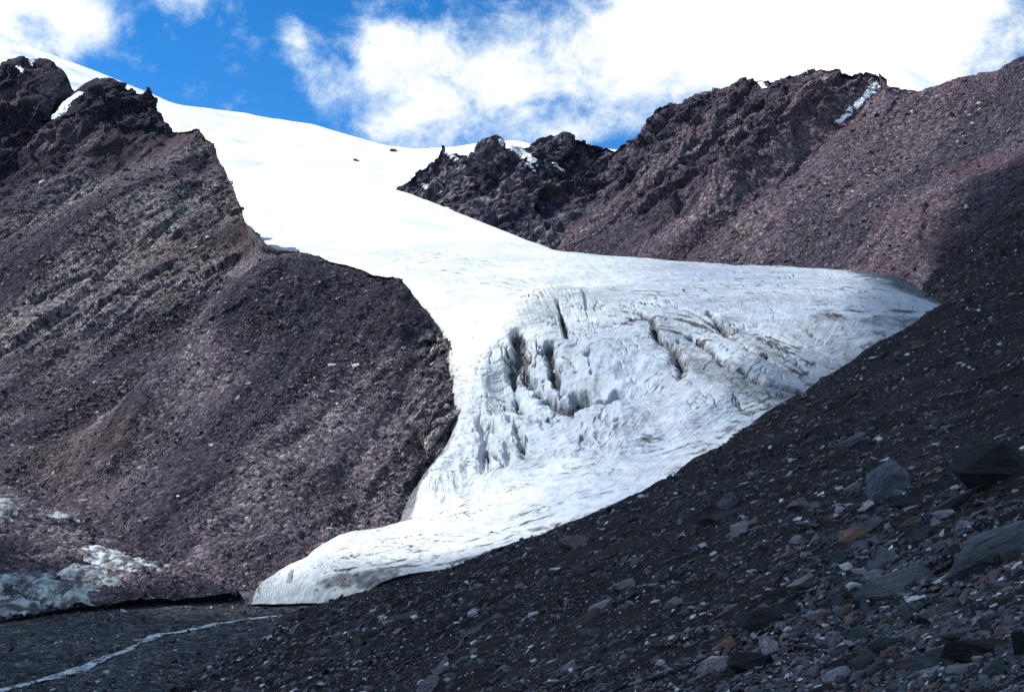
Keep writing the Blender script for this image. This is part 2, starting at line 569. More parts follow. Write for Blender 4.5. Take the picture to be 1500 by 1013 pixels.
for ln, wd in (([(312, 270), (215, 345), (110, 425), (-10, 490)], 26), ([(300, 385), (180, 440), (90, 470), (0, 520)], 17), ([(345, 270), (356, 310)], 9), ([(665, 500), (680, 560)], 9), ([(655, 625), (645, 690)], 9), ([(300, 215), (250, 245)], 10), ([(120, 250), (40, 330)], 14)):
    d, _ = seg_dist(P, surf(OB, ln), wd * 2.5)
    pale = np.maximum(pale, np.clip(1.25 - d / wd + bn * 0.8, 0, 1) * sstep(wd * 2.4, wd * 1.6, d))
disp = fbm(P, 60, 3, 0.5, 21) * 2.0 + crag(P, 50, 22) * 5.0 * cliff + cliffs(P, 42, 23, 1.5) * (0.15 + 6.5 * cliff) + crag(P, 20, 30) * 2.0 * cliff + facets(P, 13, 28) * 3.4 * cliff
disp += cliffs(aniso(P, DIP, 2), 9, 24) * (0.12 + 1.0 * cliff + 1.9 * pale)
for ln, dp, wd in (([(412, 372), (385, 432), (318, 530), (230, 612), (110, 695)], 12.0, 19), ([(360, 372), (300, 440), (205, 535), (90, 615), (0, 660)], -6.0, 15), ([(250, 215), (170, 300), (60, 380), (-20, 420)], 7.0, 22), ([(215, 190), (120, 255), (20, 320)], -7.0, 16)):
    d, q = seg_dist(P, surf(OB, ln), abs(wd) * 3)
    disp += dp * np.exp(-(d / wd) ** 2) * sstep(0.0, 0.34, q) * sstep(1.0, 0.8, q)
disp += fbm(aniso(P, DIP, 8), 14, 4, 0.6, 27, ridged=True) * 1.3
# gullies cut into the scree fan
for ln, dp, wd in (([(515, 655), (512, 700), (520, 730), (530, 760)], 2.2, 3.5), ([(340, 705), (350, 745), (365, 770)], 1.6, 4), ([(190, 470), (60, 560), (-40, 620)], 3.0, 12), ([(330, 470), (230, 560), (120, 650), (0, 720)], 3.0, 11)):
    d, _ = seg_dist(P, surf(OB, ln), wd * 4)
    disp -= dp * np.exp(-(d / wd) ** 2)
disp += fbm(P, 3.2, 3, 0.6, 29) * 0.5
disp *= 0.65 + 0.35 * sstep(0.07, 0.2, T)
disp += facets(aniso(P, (-0.3, -0.5, -0.8), 1.8), 6, 31) * 1.5 * cliff
disp -= 1.0 + 1.0 * cliff
d, _ = seg_dist(P, surf(OB, [(100, 108), (94, 132), (84, 157), (104, 139), (124, 123)]), 60)
disp = disp * (1 - 0.97 * np.exp(-(d / 22) ** 2))
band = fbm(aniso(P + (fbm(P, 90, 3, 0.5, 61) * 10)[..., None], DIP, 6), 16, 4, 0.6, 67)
band = band - 0.55 * cliff * (1 - pale)  # dark crag rock, with part of its shade put into the tone
for ln, wd, a_ in (([(430, 400), (500, 410), (590, 440), (640, 490)], 24, 0.6), ([(400, 470), (430, 560), (400, 600)], 20, 0.4), ([(330, 345), (250, 440), (120, 540), (0, 590)], 13, 0.35), ([(560, 560), (580, 650), (560, 720)], 20, -0.3), ([(360, 430), (290, 560), (180, 650)], 14, -0.3)):  # shaded right flank and gully, lit left flank, put into the tone
    d, _ = seg_dist(P, surf(OB, ln), wd * 2.5)
    band = band - a_ * np.exp(-(d / wd) ** 2)
P = P + N * disp[..., None]
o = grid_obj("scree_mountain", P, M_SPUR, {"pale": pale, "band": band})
tag(o, "dark purple scree mountain with a craggy ridge left of the ice", "mountain", kind="structure")
SPUR = P[60:]

DIP = (-0.69, -0.43, -0.57)
# ---- middle peaks behind the snowfield
crest = [(560, 300, 760), (594, 262, 740), (612, 246, 740), (640, 228, 740), (649, 210, 738), (656, 222, 736), (672, 221, 736), (690, 220, 734), (706, 205, 732), (720, 195, 730), (734, 200, 730), (746, 212, 732),
         (766, 216, 738), (780, 212, 744), (792, 204, 746), (808, 199, 748), (828, 194, 750), (842, 202, 752), (856, 198, 754), (872, 208, 756), (889, 212, 758), (905, 222, 760), (960, 240, 770)]
row1 = [(560, 315, 735), (605, 278, 725), (650, 265, 712), (700, 262, 705), (760, 262, 700), (800, 265, 712), (850, 262, 722), (890, 268, 735), (940, 280, 745)]
base = [(560, 340, 700), (620, 288, 700), (660, 318, 675), (700, 346, 650), (740, 362, 630), (800, 372, 615), (850, 380, 610), (900, 385, 610), (940, 385, 620)]
NS, NTT = 420, 340
R = world_rows([crest, row1, base], NS, [0, 12, 8])
P = loft(R, NTT - 40, [1, 1.2], np.stack(back_rows(R[0], [(0, 45, -20), (0, 110, -90)])), 40)
N = normals(P); N *= np.sign(N[..., 2:3] + 1e-6)
P = P + N * ((crag(P, 60, 121) * 5 + cliffs(P, 38, 123) * 7) * (0.45 + 0.55 * sstep(0.1, 0.3, np.linspace(0, 1, NTT))[:, None]) + facets(P, 9, 126) * 1.6 + fbm(P, 4, 3, 0.6, 127) * 0.8 - 1)[..., None]
pale = sstep(0.0, 0.5, fbm(aniso(P, DIP, 3), 22, 4, 0.6, 128)) * 0.75
o = grid_obj("rock_peaks", P, M_PEAK, {"pale": pale, "band": fbm(aniso(P, DIP, 5), 40, 4, 0.6, 167) - 0.2})
tag(o, "jagged dark rock peaks at the head of the snowfield", "peaks", kind="structure")
PEAKS = P[40:]

# ---- long scree ridge on the right
crest = [(850, 262, 770), (880, 232, 755), (900, 215, 745), (930, 188, 735), (960, 156, 728), (972, 150, 726), (985, 153, 724), (1000, 147, 720), (1018, 137, 716), (1040, 132, 712), (1062, 128, 706), (1085, 118, 700), (1105, 113, 694), (1140, 112, 686),
         (1180, 106, 676), (1205, 100, 668), (1230, 98, 660), (1255, 100, 654), (1280, 103, 648), (1300, 104, 642), (1308, 122, 636), (1322, 128, 632), (1345, 132, 626), (1370, 124, 620), (1400, 116, 610), (1430, 110, 596), (1460, 104, 580), (1480, 92, 566), (1500, 83, 556), (1560, 50, 535), (1700, 10, 500), (1900, -20, 470)]
row1 = [(840, 300, 700), (880, 285, 695), (930, 262, 680), (985, 240, 668), (1060, 222, 650), (1130, 210, 632), (1185, 208, 612), (1225, 190, 606), (1300, 205, 580), (1400, 210, 545), (1500, 200, 505), (1700, 160, 450), (1900, 150, 420)]
row2 = [(820, 360, 620), (880, 350, 610), (960, 335, 580), (1040, 318, 560), (1120, 310, 535), (1200, 305, 505), (1300, 305, 470), (1400, 310, 430), (1500, 320, 400), (1700, 330, 370), (1900, 330, 350)]
base = [(800, 385, 590), (880, 388, 570), (1000, 396, 535), (1080, 402, 505), (1240, 416, 440), (1360, 448, 375), (1500, 480, 345), (1700, 520, 320), (1900, 540, 300)]
NS, NTT = 900, 560
R = world_rows([crest, row1, row2, base], NS, [0, 25, 30, 10])
P = loft(R, NTT - 40, [1, 1, 0.9], np.stack(back_rows(R[0], [(0, 40, -18), (0, 120, -90)])), 40)
N = normals(P); N *= np.sign(N[..., 2:3] + 1e-6)
S, T = np.meshgrid(np.linspace(0, 1, NS), np.linspace(0, 1, NTT))
px, py = proj(P)
# craggy left part above the gully, smooth scree right of it
gline = at([1290, 1240, 1180, 1100, 1010, 960], [115, 165, 215, 280, 345, 375], [640, 622, 605, 570, 545, 540])
dg, pg = seg_dist(P, gline)
gx = np.interp(py, [100, 165, 215, 280, 345, 385], [1300, 1240, 1180, 1100, 1010, 950])
leftness = sstep(30, -50, px - gx)
top = sstep(150, 118, py) * sstep(1200, 1150, np.abs(px - 1000) + 900) 
cl = np.clip(leftness * sstep(365, 240, py) + 0.10, 0, 1)
wall = np.exp(-((px - gx + 45) / 38) ** 2) * sstep(110, 160, py) * sstep(310, 270, py)
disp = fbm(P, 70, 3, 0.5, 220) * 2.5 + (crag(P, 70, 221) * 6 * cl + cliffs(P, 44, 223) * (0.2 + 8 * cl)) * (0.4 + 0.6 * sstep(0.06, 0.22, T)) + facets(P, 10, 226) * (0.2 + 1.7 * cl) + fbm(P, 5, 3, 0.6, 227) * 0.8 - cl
disp += fbm(aniso(P, DIP, 6), 22, 4, 0.55, 229, ridged=True) * 1.5
disp += wall * 16 - np.exp(-(dg / 10) ** 2) * 8
P = P + N * disp[..., None]
pale = sstep(-0.05, 0.5, fbm(aniso(P, DIP, 3), 22, 4, 0.6, 231)) * (0.22 + 0.7 * cl)
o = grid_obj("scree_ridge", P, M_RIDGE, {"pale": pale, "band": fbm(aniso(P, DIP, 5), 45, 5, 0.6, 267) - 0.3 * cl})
tag(o, "long reddish purple scree ridge rising behind the glacier", "ridge", kind="structure")
RIDGE = P[40:]

# ---- dark spur added at the right to hold the shadow lying on the ridge
crest = [(1325, 480, 318), (1345, 432, 322), (1366, 406, 326), (1388, 384, 330), (1408, 358, 333), (1434, 335, 336), (1457, 310, 338), (1480, 282, 338), (1502, 260, 338), (1560, 205, 336), (1700, 80, 330), (1900, -40, 320)]
base = [(1318, 490, 300), (1360, 478, 290), (1400, 470, 285), (1440, 455, 282), (1500, 430, 280), (1560, 405, 278), (1700, 340, 275), (1900, 260, 270)]
NS, NTT = 420, 200
R = world_rows([crest, base], NS, [0, 10])
P = loft(R, NTT - 30, [1], np.stack(back_rows(R[0], [(6, 8, -3), (30, 40, -40)])), 30)
N = normals(P); N *= np.sign(N[..., 2:3] + 1e-6)
P = P + N * (fbm(P, 26, 4, 0.55, 281) * 2.5 + facets(P, 7, 283) * 0.8 + fbm(P, 3, 3, 0.6, 285) * 0.5)[..., None]
o = grid_obj("added_shade_spur", P, M_SHADE, {"pale": P[..., 0] * 0, "band": P[..., 0] * 0})
tag(o, "added dark spur shaping the shadow at the far right of the scree ridge", "spur", kind="structure")
SSPUR = P[30:]

# ---- ice cored mound low on the left
crest = [(-220, 700, 205), (-60, 690, 205), (0, 705, 200), (50, 730, 195), (110, 758, 189), (180, 792, 181), (240, 822, 174), (300, 852, 167), (345, 872, 162)]
row1 = [(-220, 780, 172), (-60, 775, 175), (0, 785, 174), (60, 800, 172), (120, 808, 170), (180, 820, 168), (240, 840, 166), (300, 862, 163), (346, 874, 161)]
row2 = [(-220, 850, 150), (-60, 850, 152), (0, 850, 154), (60, 846, 158), (120, 850, 158), (180, 856, 158), (240, 862, 159), (300, 870, 160), (347, 876, 160)]
base = [(-220, 940, 140), (-60, 925, 141), (0, 913, 145), (60, 900, 148), (120, 890, 152), (180, 884, 154), (250, 878, 157), (300, 876, 158.5), (348, 877, 159.5)]
NS, NTT = 420, 300
R = world_rows([crest, row1, row2, base], NS, [8, 12, 12, 6])
R = np.concatenate([R, (R[-1] + np.array([0, 3.0, -1.2]))[None], (R[-1] + np.array([0, 4.0, -6]))[None]])
P = np.concatenate([loft(R[:4], NTT - 40, [1, 1, 1], np.stack(back_rows(R[0], [(0, 14, -5), (0, 24, -16)])), 30), catmull(R[3:], 11)[1:]])
N = normals(P); N *= np.sign(N[..., 2:3] + 1e-6)
P = P + N * (fbm(P, 14, 4, 0.55, 301) * 1.2 + fbm(P, 3, 3, 0.6, 303, ridged=True) * 0.4)[..., None]
o = grid_obj("moraine_mound", P, M_SPUR, {"pale": np.zeros(P.shape[:2]), "band": fbm(P, 12, 4, 0.6, 367)})
tag(o, "low rubble covered mound with bare dirty ice showing at lower left", "mound", kind="structure")
MOUND = P[30:]

# ------------------------------------------------------------------ glacier
rows = [
    [(362, 884, 158), (420, 884, 157), (520, 880, 156)],
    [(370, 872, 160), (378, 860, 161), (400, 848, 163), (450, 842, 162), (500, 846, 159), (560, 852, 155)],
    [(405, 850, 168), (432, 828, 171), (470, 808, 173), (540, 808, 168), (620, 812, 160), (700, 820, 150)],
    [(470, 812, 182), (502, 783, 183), (540, 775, 184), (600, 780, 180), (700, 775, 170), (880, 768, 148)],
    [(570, 775, 196), (602, 756, 194), (640, 748, 193), (700, 738, 188), (820, 715, 178), (1020, 700, 164)],
    [(600, 720, 212), (628, 692, 207), (680, 700, 204), (740, 690, 203), (860, 662, 196), (1130, 632, 192)],
    [(640, 672, 226), (664, 648, 221), (700, 640, 220), (770, 620, 221), (900, 598, 214), (1060, 575, 210), (1240, 560, 222)],
    [(660, 610, 246), (684, 585, 240), (720, 580, 240), (790, 555, 244), (900, 532, 240), (1100, 510, 236), (1335, 500, 254)],
    [(640, 545, 275), (672, 530, 262), (700, 522, 258), (780, 492, 262), (850, 476, 264), (1000, 462, 262), (1200, 455, 264), (1375, 465, 264)],
    [(590, 480, 310), (640, 462, 295), (740, 448, 288), (830, 432, 288), (1000, 434, 287), (1200, 428, 288), (1330, 434, 280), (1385, 452, 276)],
    [(470, 425, 375), (590, 402, 350), (680, 400, 350), (800, 398, 350), (1000, 402, 342), (1200, 412, 330), (1310, 420, 310), (1385, 446, 295)],
    [(350, 400, 455), (440, 374, 450), (600, 360, 450), (740, 357, 470), (880, 374, 430), (1080, 387, 405), (1240, 399, 375), (1320, 409, 345), (1365, 432, 315), (1390, 450, 310)],
    [(240, 372, 555), (360, 346, 560), (480, 338, 560), (600, 336, 560), (690, 341, 565), (760, 366, 560), (900, 388, 530), (1080, 404, 500), (1240, 418, 440), (1350, 440, 380), (1395, 460, 340)],
    [(-200, 215, 700), (60, 225, 690), (240, 270, 700), (330, 262, 720), (450, 272, 720), (560, 282, 705), (640, 296, 690), (720, 350, 650), (900, 395, 600), (1080, 410, 560), (1250, 425, 500), (1395, 465, 380)],
    [(-200, 80, 800), (0, 102, 810), (100, 125, 830), (230, 165, 850), (330, 195, 880), (450, 222, 880), (560, 245, 850), (640, 258, 800), (760, 300, 780), (900, 330, 780)],
    [(-200, -25, 900), (-60, 25, 920), (0, 50, 930), (60, 76, 940), (140, 105, 960), (200, 128, 980), (260, 151, 1000), (350, 165, 1040), (450, 181, 1080), (510, 197, 1080), (560, 212, 1060), (600, 219, 1040), (650, 215, 1000), (700, 209, 960), (760, 206, 930), (800, 215, 910), (900, 218, 900), (1000, 240, 880)],
]
NS, NTT = 980, 1150
R = world_rows(rows, NS, [6, 10, 15, 20, 20, 20, 20, 25, 25, 25, 25, 25, 25, 30, 30, 16])
wts = [0.25, 0.7, 0.8, 0.8, 1.0, 1.0, 1.0, 1.0, 0.9, 0.9, 0.8, 0.7, 0.9, 1.0, 0.9]
P = loft(R[::-1], NTT - 30, wts[::-1], np.stack(back_rows(R[-1], [(0, 60, -20), (0, 160, -90)])), 30)[::-1]
N = normals(P); N *= np.sign(N[..., 2:3] + 1e-6)
S, T = np.meshgrid(np.linspace(0, 1, NS), np.linspace(0, 1, NTT))
px, py = proj(P)
snow = sstep(370, 318, py - (px - 600) * 0.03) * sstep(430, 520, P[..., 1])
rough = (1 - snow)
Pq = P.copy()
disp = fbm(P, 60, 3, 0.5, 401) * (1.4 * rough + 3.0 * snow * sstep(600, 800, P[..., 1]))
disp += fbm(P, 14, 4, 0.5, 405) * 0.55 * rough + fbm(P, 2.2, 3, 0.6, 407) * 0.13 * rough
# icefall: draped flutes and serac swells
GS = P.copy()
vis = slice(0, int(NTT * 0.72))
GV = P[vis]
dfall, _ = seg_dist(P, surf(GV, [(735, 650), (770, 580), (850, 520), (930, 600)]), 60)
zone = sstep(1.0, 0.1, dfall / 34)
dflu, _ = seg_dist(P, surf(GV, [(680, 700), (720, 620), (770, 560), (840, 600), (860, 650)]), 60)
zflu = sstep(1.0, 0.1, dflu / 24)
flow = aniso(P, (0.10, -0.72, -0.66), 7)
disp += fbm(flow, 8.0, 4, 0.5, 411, ridged=True) * (0.10 + 1.3 * zflu) * rough
disp += fbm(P, 15, 3, 0.45, 415, ridged=True) * 1.0 * zone
for ln, hgt, wd in (
    ([(690, 590), (728, 510), (785, 452), (850, 436), (920, 440)], 4.6, 8),
    ([(740, 440), (800, 408), (880, 408), (960, 418)], -3.0, 14),
    ([(760, 610), (752, 560), (775, 500)], -3.0, 8),
    ([(850, 480), (850, 540), (870, 580)], 3.0, 12),
    ([(690, 590), (735, 505), (790, 450), (850, 436), (920, 440)], 1.6, 16),
    ([(838, 648), (880, 618), (930, 608), (990, 590)], 3.0, 6),
    ([(905, 470), (985, 545), (1060, 578)], 2.6, 7),
    ([(1000, 470), (1085, 535), (1170, 570)], 2.4, 7),
    ([(1080, 462), (1170, 515), (1250, 530)], 1.6, 7),
    ([(868, 478), (895, 540), (900, 580)], 2.4, 7),
    ([(795, 470), (800, 520), (815, 560)], 2.4, 6),
    ([(712, 640), (750, 700), (735, 740)], 1.8, 5),
    ([(560, 795), (640, 770), (760, 725), (900, 680)], 1.2, 8),
):
    d, q = seg_dist(Pq, surf(GV, ln), wd * 3.5)
    disp += hgt * np.exp(-(d / wd) ** 2) * sstep(0, 0.45, q) * sstep(1, 0.5, q)
P = P + N * disp[..., None]
# crevasses
jit = fbm(Pq, 5, 4, 0.65, 431)
jit2 = fbm(Pq, 9, 3, 0.6, 433)
jit3 = fbm(Pq, 3.0, 3, 0.6, 434)
dirt = np.zeros_like(S)
crevs = [
    ([(818, 455), (827, 478), (831, 502)], 3.0, 1.0, 0.9),
    ([(758, 500), (766, 535), (785, 565), (815, 590), (838, 612)], 4.0, 2.4, 1.0),
    ([(748, 520), (752, 560), (760, 590)], 3.0, 1.6, 0.8),
    ([(806, 515), (812, 550), (824, 580)], 4.0, 1.5, 0.9),
    ([(846, 580), (866, 592), (886, 588), (908, 576)], 8.0, 2.6, 1.0),
    ([(925, 448), (955, 468), (962, 500), (988, 520), (1002, 552)], 3.5, 1.8, 1.0),
    ([(1010, 496), (1040, 518), (1062, 545), (1120, 568), (1170, 575)], 4.0, 2.0, 1.0),
    ([(1038, 455), (1068, 490), (1100, 522), (1150, 545)], 3.0, 1.7, 1.0),
    ([(985, 512), (996, 540), (1000, 560)], 2.0, 1.6, 0.9),
    ([(1110, 478), (1180, 512), (1240, 530)], 1.0, 0.9, 0.75),
    ([(940, 440), (1000, 452), (1040, 470)], 1.0, 1.0, 0.75),
    ([(850, 470), (900, 478), (940, 490)], 0.8, 0.7, 0.6),
    ([(706, 612), (710, 650), (714, 690)], 2.4, 1.6, 0.35),
    ([(714, 615), (742, 640), (748, 690)], 1.8, 1.3, 0.35),
    ([(708, 650), (742, 690)], 1.5, 0.7, 0.7),
    ([(866, 532), (870, 560)], 2.5, 1.0, 0.4),
    ([(745, 600), (762, 640), (770, 670)], 2.0, 1.4, 0.5),
    ([(660, 366), (620, 380)], 0.8, 1.0, 0.7),
    ([(646, 374), (610, 372)], 0.8, 0.9, 0.65),
    ([(424, 850), (430, 832)], 2.4, 0.9, 0.7),
    ([(700, 470), (670, 500)], 0.5, 0.6, 0.5),
]
for ln, dep, wd, dk in crevs:
    d, q = seg_dist(Pq, surf(GV, ln), wd * 6 + 3)
    wd, dep = wd * 0.58, dep * 0.8
    m = d < 1e8
    dj = np.where(m, np.abs(d + jit * wd * 1.1) / np.clip(0.95 + 0.9 * jit2, 0.4, 1.8), 1e9)
    P -= (N * 0.8 + np.array([0, 0, 0.35])) * (dep * np.exp(-(dj / wd) ** 2))[..., None]
    dirt = np.maximum(dirt, dk * np.exp(-(dj / (wd * 1.1)) ** 2) * np.clip(0.95 + 0.5 * jit3, 0.5, 1.1))
for ln, wd, dk in (([(400, 328), (430, 335), (470, 330)], 22, 0.34), ([(1000, 540), (1100, 575), (1180, 590)], 9, 0.5), ([(960, 470), (1010, 520)], 7, 0.42), ([(1060, 470), (1130, 520)], 7, 0.45)):
    d, _ = seg_dist(Pq, surf(P[:1080] if ln[0][1] < 360 else GV, ln), wd * 3)
    dirt = np.maximum(dirt, dk * sstep(1.3, 0.2, (d + jit2 * wd * 0.5) / wd))
# fine cracks and flow lines: thin irregular threads
def threads(n, k, w):
    ph = n * k
    return np.exp(-((ph - np.round(ph)) / w) ** 2)


def along(a, b):
    v = surf(GV, [a, b]); return v[1] - v[0]


zc1, _ = seg_dist(Pq, surf(GV, [(930, 455), (1010, 510), (1090, 550), (1180, 560)]), 60)
zc1 = sstep(1.0, 0.3, zc1 / 30)
zc2, _ = seg_dist(Pq, surf(GV, [(770, 480), (775, 560), (830, 620)]), 60)
zc2 = sstep(1.0, 0.3, zc2 / 24)
big_ = fbm(Pq, 12, 3, 0.6, 461)
n1 = fbm(aniso(Pq + (big_ * 2.5)[..., None], along((1012, 496), (1110, 562)), 6), 9, 4, 0.55, 463)
n2_ = fbm(aniso(Pq + (big_ * 2.5)[..., None], along((762, 510), (830, 605)), 4), 6, 4, 0.55, 465)
n3_ = fbm(aniso(Pq + (big_ * 3)[..., None], along((930, 480), (840, 520)), 4), 9, 4, 0.55, 467)
gate = lambda v, a, b: sstep(a, b, v)
cr = threads(n1, 2.2, 0.05) * zc1 * gate(jit2, -0.25, 0.2)
cr = np.maximum(cr, threads(n2_, 2.0, 0.07) * zc2 * gate(jit2, -0.3, 0.15))
cr = np.maximum(cr, threads(n3_, 1.6, 0.035) * np.maximum(zone, zc1) * gate(big_, -0.1, 0.3) * 0.6)
P -= (N * (cr * 0.9)[..., None])
dirt = np.maximum(dirt, 0.85 * cr)
f1 = fbm(np.stack([S * 22 + fbm(Pq, 70, 3, 0.5, 471) * 0.8, T * 3.0, S * 0], -1), 1, 5, 0.6, 473)
f2 = fbm(np.stack([S * 3.0 + fbm(Pq, 70, 3, 0.5, 475) * 0.3, T * 34, S * 0], -1), 1, 5, 0.6, 477)
right_ = sstep(780, 980, px)
low_ = sstep(540, 640, py)
fl = threads(f1, 2.0, 0.08) * gate(jit2 + big_, -0.2, 0.35) * (0.2 + 0.42 * right_ * (1 - low_))
fl = np.maximum(fl, threads(f2, 2.2, 0.09) * gate(jit2 - big_, -0.25, 0.3) * (0.28 + 0.42 * np.maximum(low_, right_ * 0.7)))
dirt = np.maximum(dirt, fl * (1 - snow))
d, _ = seg_dist(Pq, surf(GV, [(480, 858), (560, 835), (640, 806), (720, 788), (800, 765), (870, 745), (940, 718), (1000, 680), (1050, 644), (1120, 602), (1200, 552), (1280, 498), (1340, 462)]), 14)
dirt = np.maximum(dirt, np.where(d < 1e8, 0.62 * sstep(1.0, 0.0, (d + jit * 2.6 + jit2 * 3.0 + 0.6) / 3.0) * np.clip(0.7 + 1.2 * jit3, 0.1, 1), 0))

# long dusty bands carried along by the flow
br = np.random.default_rng(5)
for ln, wd, dk, m_ in (([(880, 452), (1000, 472), (1100, 500), (1190, 535), (1200, 562)], 0.7, 0.8, 6), ([(1100, 415), (1200, 440), (1290, 470), (1345, 482)], 0.6, 0.5, 5), ([(1180, 458), (1280, 463), (1350, 468)], 1.3, 0.75, 3),
                       ([(840, 655), (950, 642), (1080, 612), (1190, 575)], 0.5, 0.5, 5), ([(780, 700), (950, 672), (1070, 640)], 0.5, 0.48, 5), ([(720, 745), (880, 702), (1000, 680)], 0.5, 0.45, 4),
                       ([(600, 820), (700, 795), (800, 765), (900, 735)], 0.6, 0.55, 5), ([(600, 378), (720, 400), (860, 414), (1000, 420), (1150, 410)], 0.7, 0.42, 5), ([(690, 470), (760, 430), (860, 420), (1000, 432), (1100, 440)], 0.6, 0.42, 4),
                       ([(560, 385), (640, 362), (720, 372)], 0.7, 0.45, 3), ([(1020, 400), (1120, 430), (1180, 470), (1200, 500)], 0.6, 0.42, 5), ([(1200, 412), (1280, 435), (1340, 462)], 0.7, 0.5, 4), ([(470, 840), (560, 825), (640, 800)], 0.4, 0.5, 4)):
    for r_ in range(m_):
        o_ = br.normal(0, 9, 2) * (0.3 if r_ == 0 else 1)
        d, q = seg_dist(Pq, surf(GV, [(a + o_[0] * 2, b + o_[1]) for a, b in ln]), 6)
        m = d < 1e8
        dirt = np.maximum(dirt, np.where(m, dk * br.uniform(0.9, 1.45) * np.exp(-((d + jit * 1.0) / (wd * br.uniform(0.6, 1.4))) ** 2) * np.clip(0.9 + 1.4 * jit2 + 0.6 * jit3, 0, 1.15) * sstep(0, 0.12, q) * sstep(1, 0.8, q), 0))
# debris along both margins and on the far right shoulder
d, _ = seg_dist(Pq, at([1395, 1365, 1330, 1290], [452, 432, 414, 405], [300, 312, 338, 352]), 45)
dirt = np.maximum(dirt, sstep(1.0, 0.0, (d + jit * 8) / 26) * 0.95)
d, _ = seg_dist(Pq, at([1200, 1280, 1350], [455, 465, 468], [262, 262, 262]), 15)
dirt = np.maximum(dirt, sstep(1.0, 0.1, (d + jit * 5) / 7) * 0.5)
d, _ = seg_dist(Pq, at([470, 520, 570], [850, 846, 838], [160, 158, 156]), 9)
dirt = np.maximum(dirt, sstep(1.0, 0.1, (d + jit * 2) / 3.5) * 0.6)
d, _ = seg_dist(Pq, at([700, 800, 900], [800, 775, 745], [152, 146, 146]), 9)
dirt = np.maximum(dirt, sstep(1.0, 0.1, (d + jit * 2) / 4.5) * 0.5)
# flow banding: thin dust layers wrapped round the tongue
lay = fbm(np.stack([S * 9 + fbm(Pq, 40, 3, 0.5, 441) * 0.5, T * 130 + fbm(Pq, 55, 3, 0.5, 443) * 2.0, S * 0], -1), 1, 5, 0.7, 445)
lay2 = fbm(np.stack([S * 90 + fbm(Pq, 60, 3, 0.5, 447) * 1.2, T * 9, S * 0], -1), 1, 5, 0.72, 449)
wlong = sstep(700, 900, px) * sstep(560, 430, py)
streak = np.clip(0.5 + 0.9 * (lay * (0.9 - 0.4 * wlong) + lay2 * 0.3 + 0.8 * fbm(Pq, 13, 5, 0.65, 453)), 0, 1)
ice = np.clip(0.10 + 0.80 * sstep(700, 960, px + (py - 560) * 0.35) + 0.55 * zone + 0.25 * fbm(Pq, 30, 3, 0.5, 451), 0.05, 1)  # bluer ice on the right and icefall, their shade put into the colour
ed_ = sstep(0.07 + 0.04 * jit2, 0.03, S) * (1 - snow) * sstep(700, 640, px)
dirt = np.maximum(dirt, 0.62 * ed_)
o = grid_obj("glacier", P, M_GLACIER, {"dirt": dirt, "ice": ice, "streak": streak, "snow": snow})
tag(o, "white valley glacier with a crevassed icefall flowing between the dark slopes", "glacier")
GLACIER = P
NTT_G = NTT

# snow dome behind the right ridge
crest = [(1040, 170, 760), (1090, 128, 760), (1130, 106, 760), (1180, 99, 760), (1215, 89, 760), (1240, 86, 760), (1275, 89, 755), (1310, 96, 750), (1340, 112, 745), (1368, 128, 740), (1390, 126, 735), (1410, 111, 730), (1440, 110, 725), (1480, 115, 720), (1530, 140, 715)]
R = world_rows([crest], 260, [5])
R = np.concatenate([(R + np.array([0, 60, -20])), R, R + np.array([0, -50, -40]), R + np.array([0, -90, -100])])
P = catmull(R, 60)
P[..., 2] += fbm(P, 30, 3, 0.5, 501) * 1.0
o = grid_obj("snow_dome", P, M_SNOW)
tag(o, "smooth white snow dome showing above the crest of the scree ridge", "snow dome")


# ------------------------------------------------------------------ patches of snow and ice lying on the rock
def patch(name, G, ln, wd, mat, label, cat, seed, lift=0.5, group=None, rough=0.55, ns=6.0):
    """thin sheet following the rock under it, ragged edge, one connected piece"""
    m = np.full(G.shape[:2], -9.0)
    d, q = seg_dist(G, at(*np.array(ln, float).T), wd * 3)
    near = d < wd * 3
    m[near] = 1 - d[near] / wd + fbm(G[near], ns, 4, 0.6, seed) * rough
    Fq = grid_faces(*G.shape[:2])
    Fk = Fq[(m.ravel()[Fq] > 0).all(1)]
    if len(Fk) == 0:
        print("EMPTY PATCH", label)
        return None
    lab = np.arange(G.shape[0] * G.shape[1])
    while True:                                   # connected pieces, keep the largest
        mn_ = lab[Fk].min(1)
        new = lab.copy()
        for k in range(4): np.minimum.at(new, Fk[:, k], mn_)
        if (new == lab).all(): break
        lab = new
    ids, ct = np.unique(lab[Fk[:, 0]], return_counts=True)
    Fk = Fk[lab[Fk[:, 0]] == ids[ct.argmax()]]
    idx, inv = np.unique(Fk.ravel(), return_inverse=True)
    n = normals(G); n *= np.sign(n[..., 2:3] + 1e-6)
    V = (G + n * lift * np.clip(m, 0.05, 0.6)[..., None] / 0.6).reshape(-1, 3)[idx]
    o = mesh_np(name, V, inv.reshape(-1, 4), mat)
    return tag(o, label, cat, group)


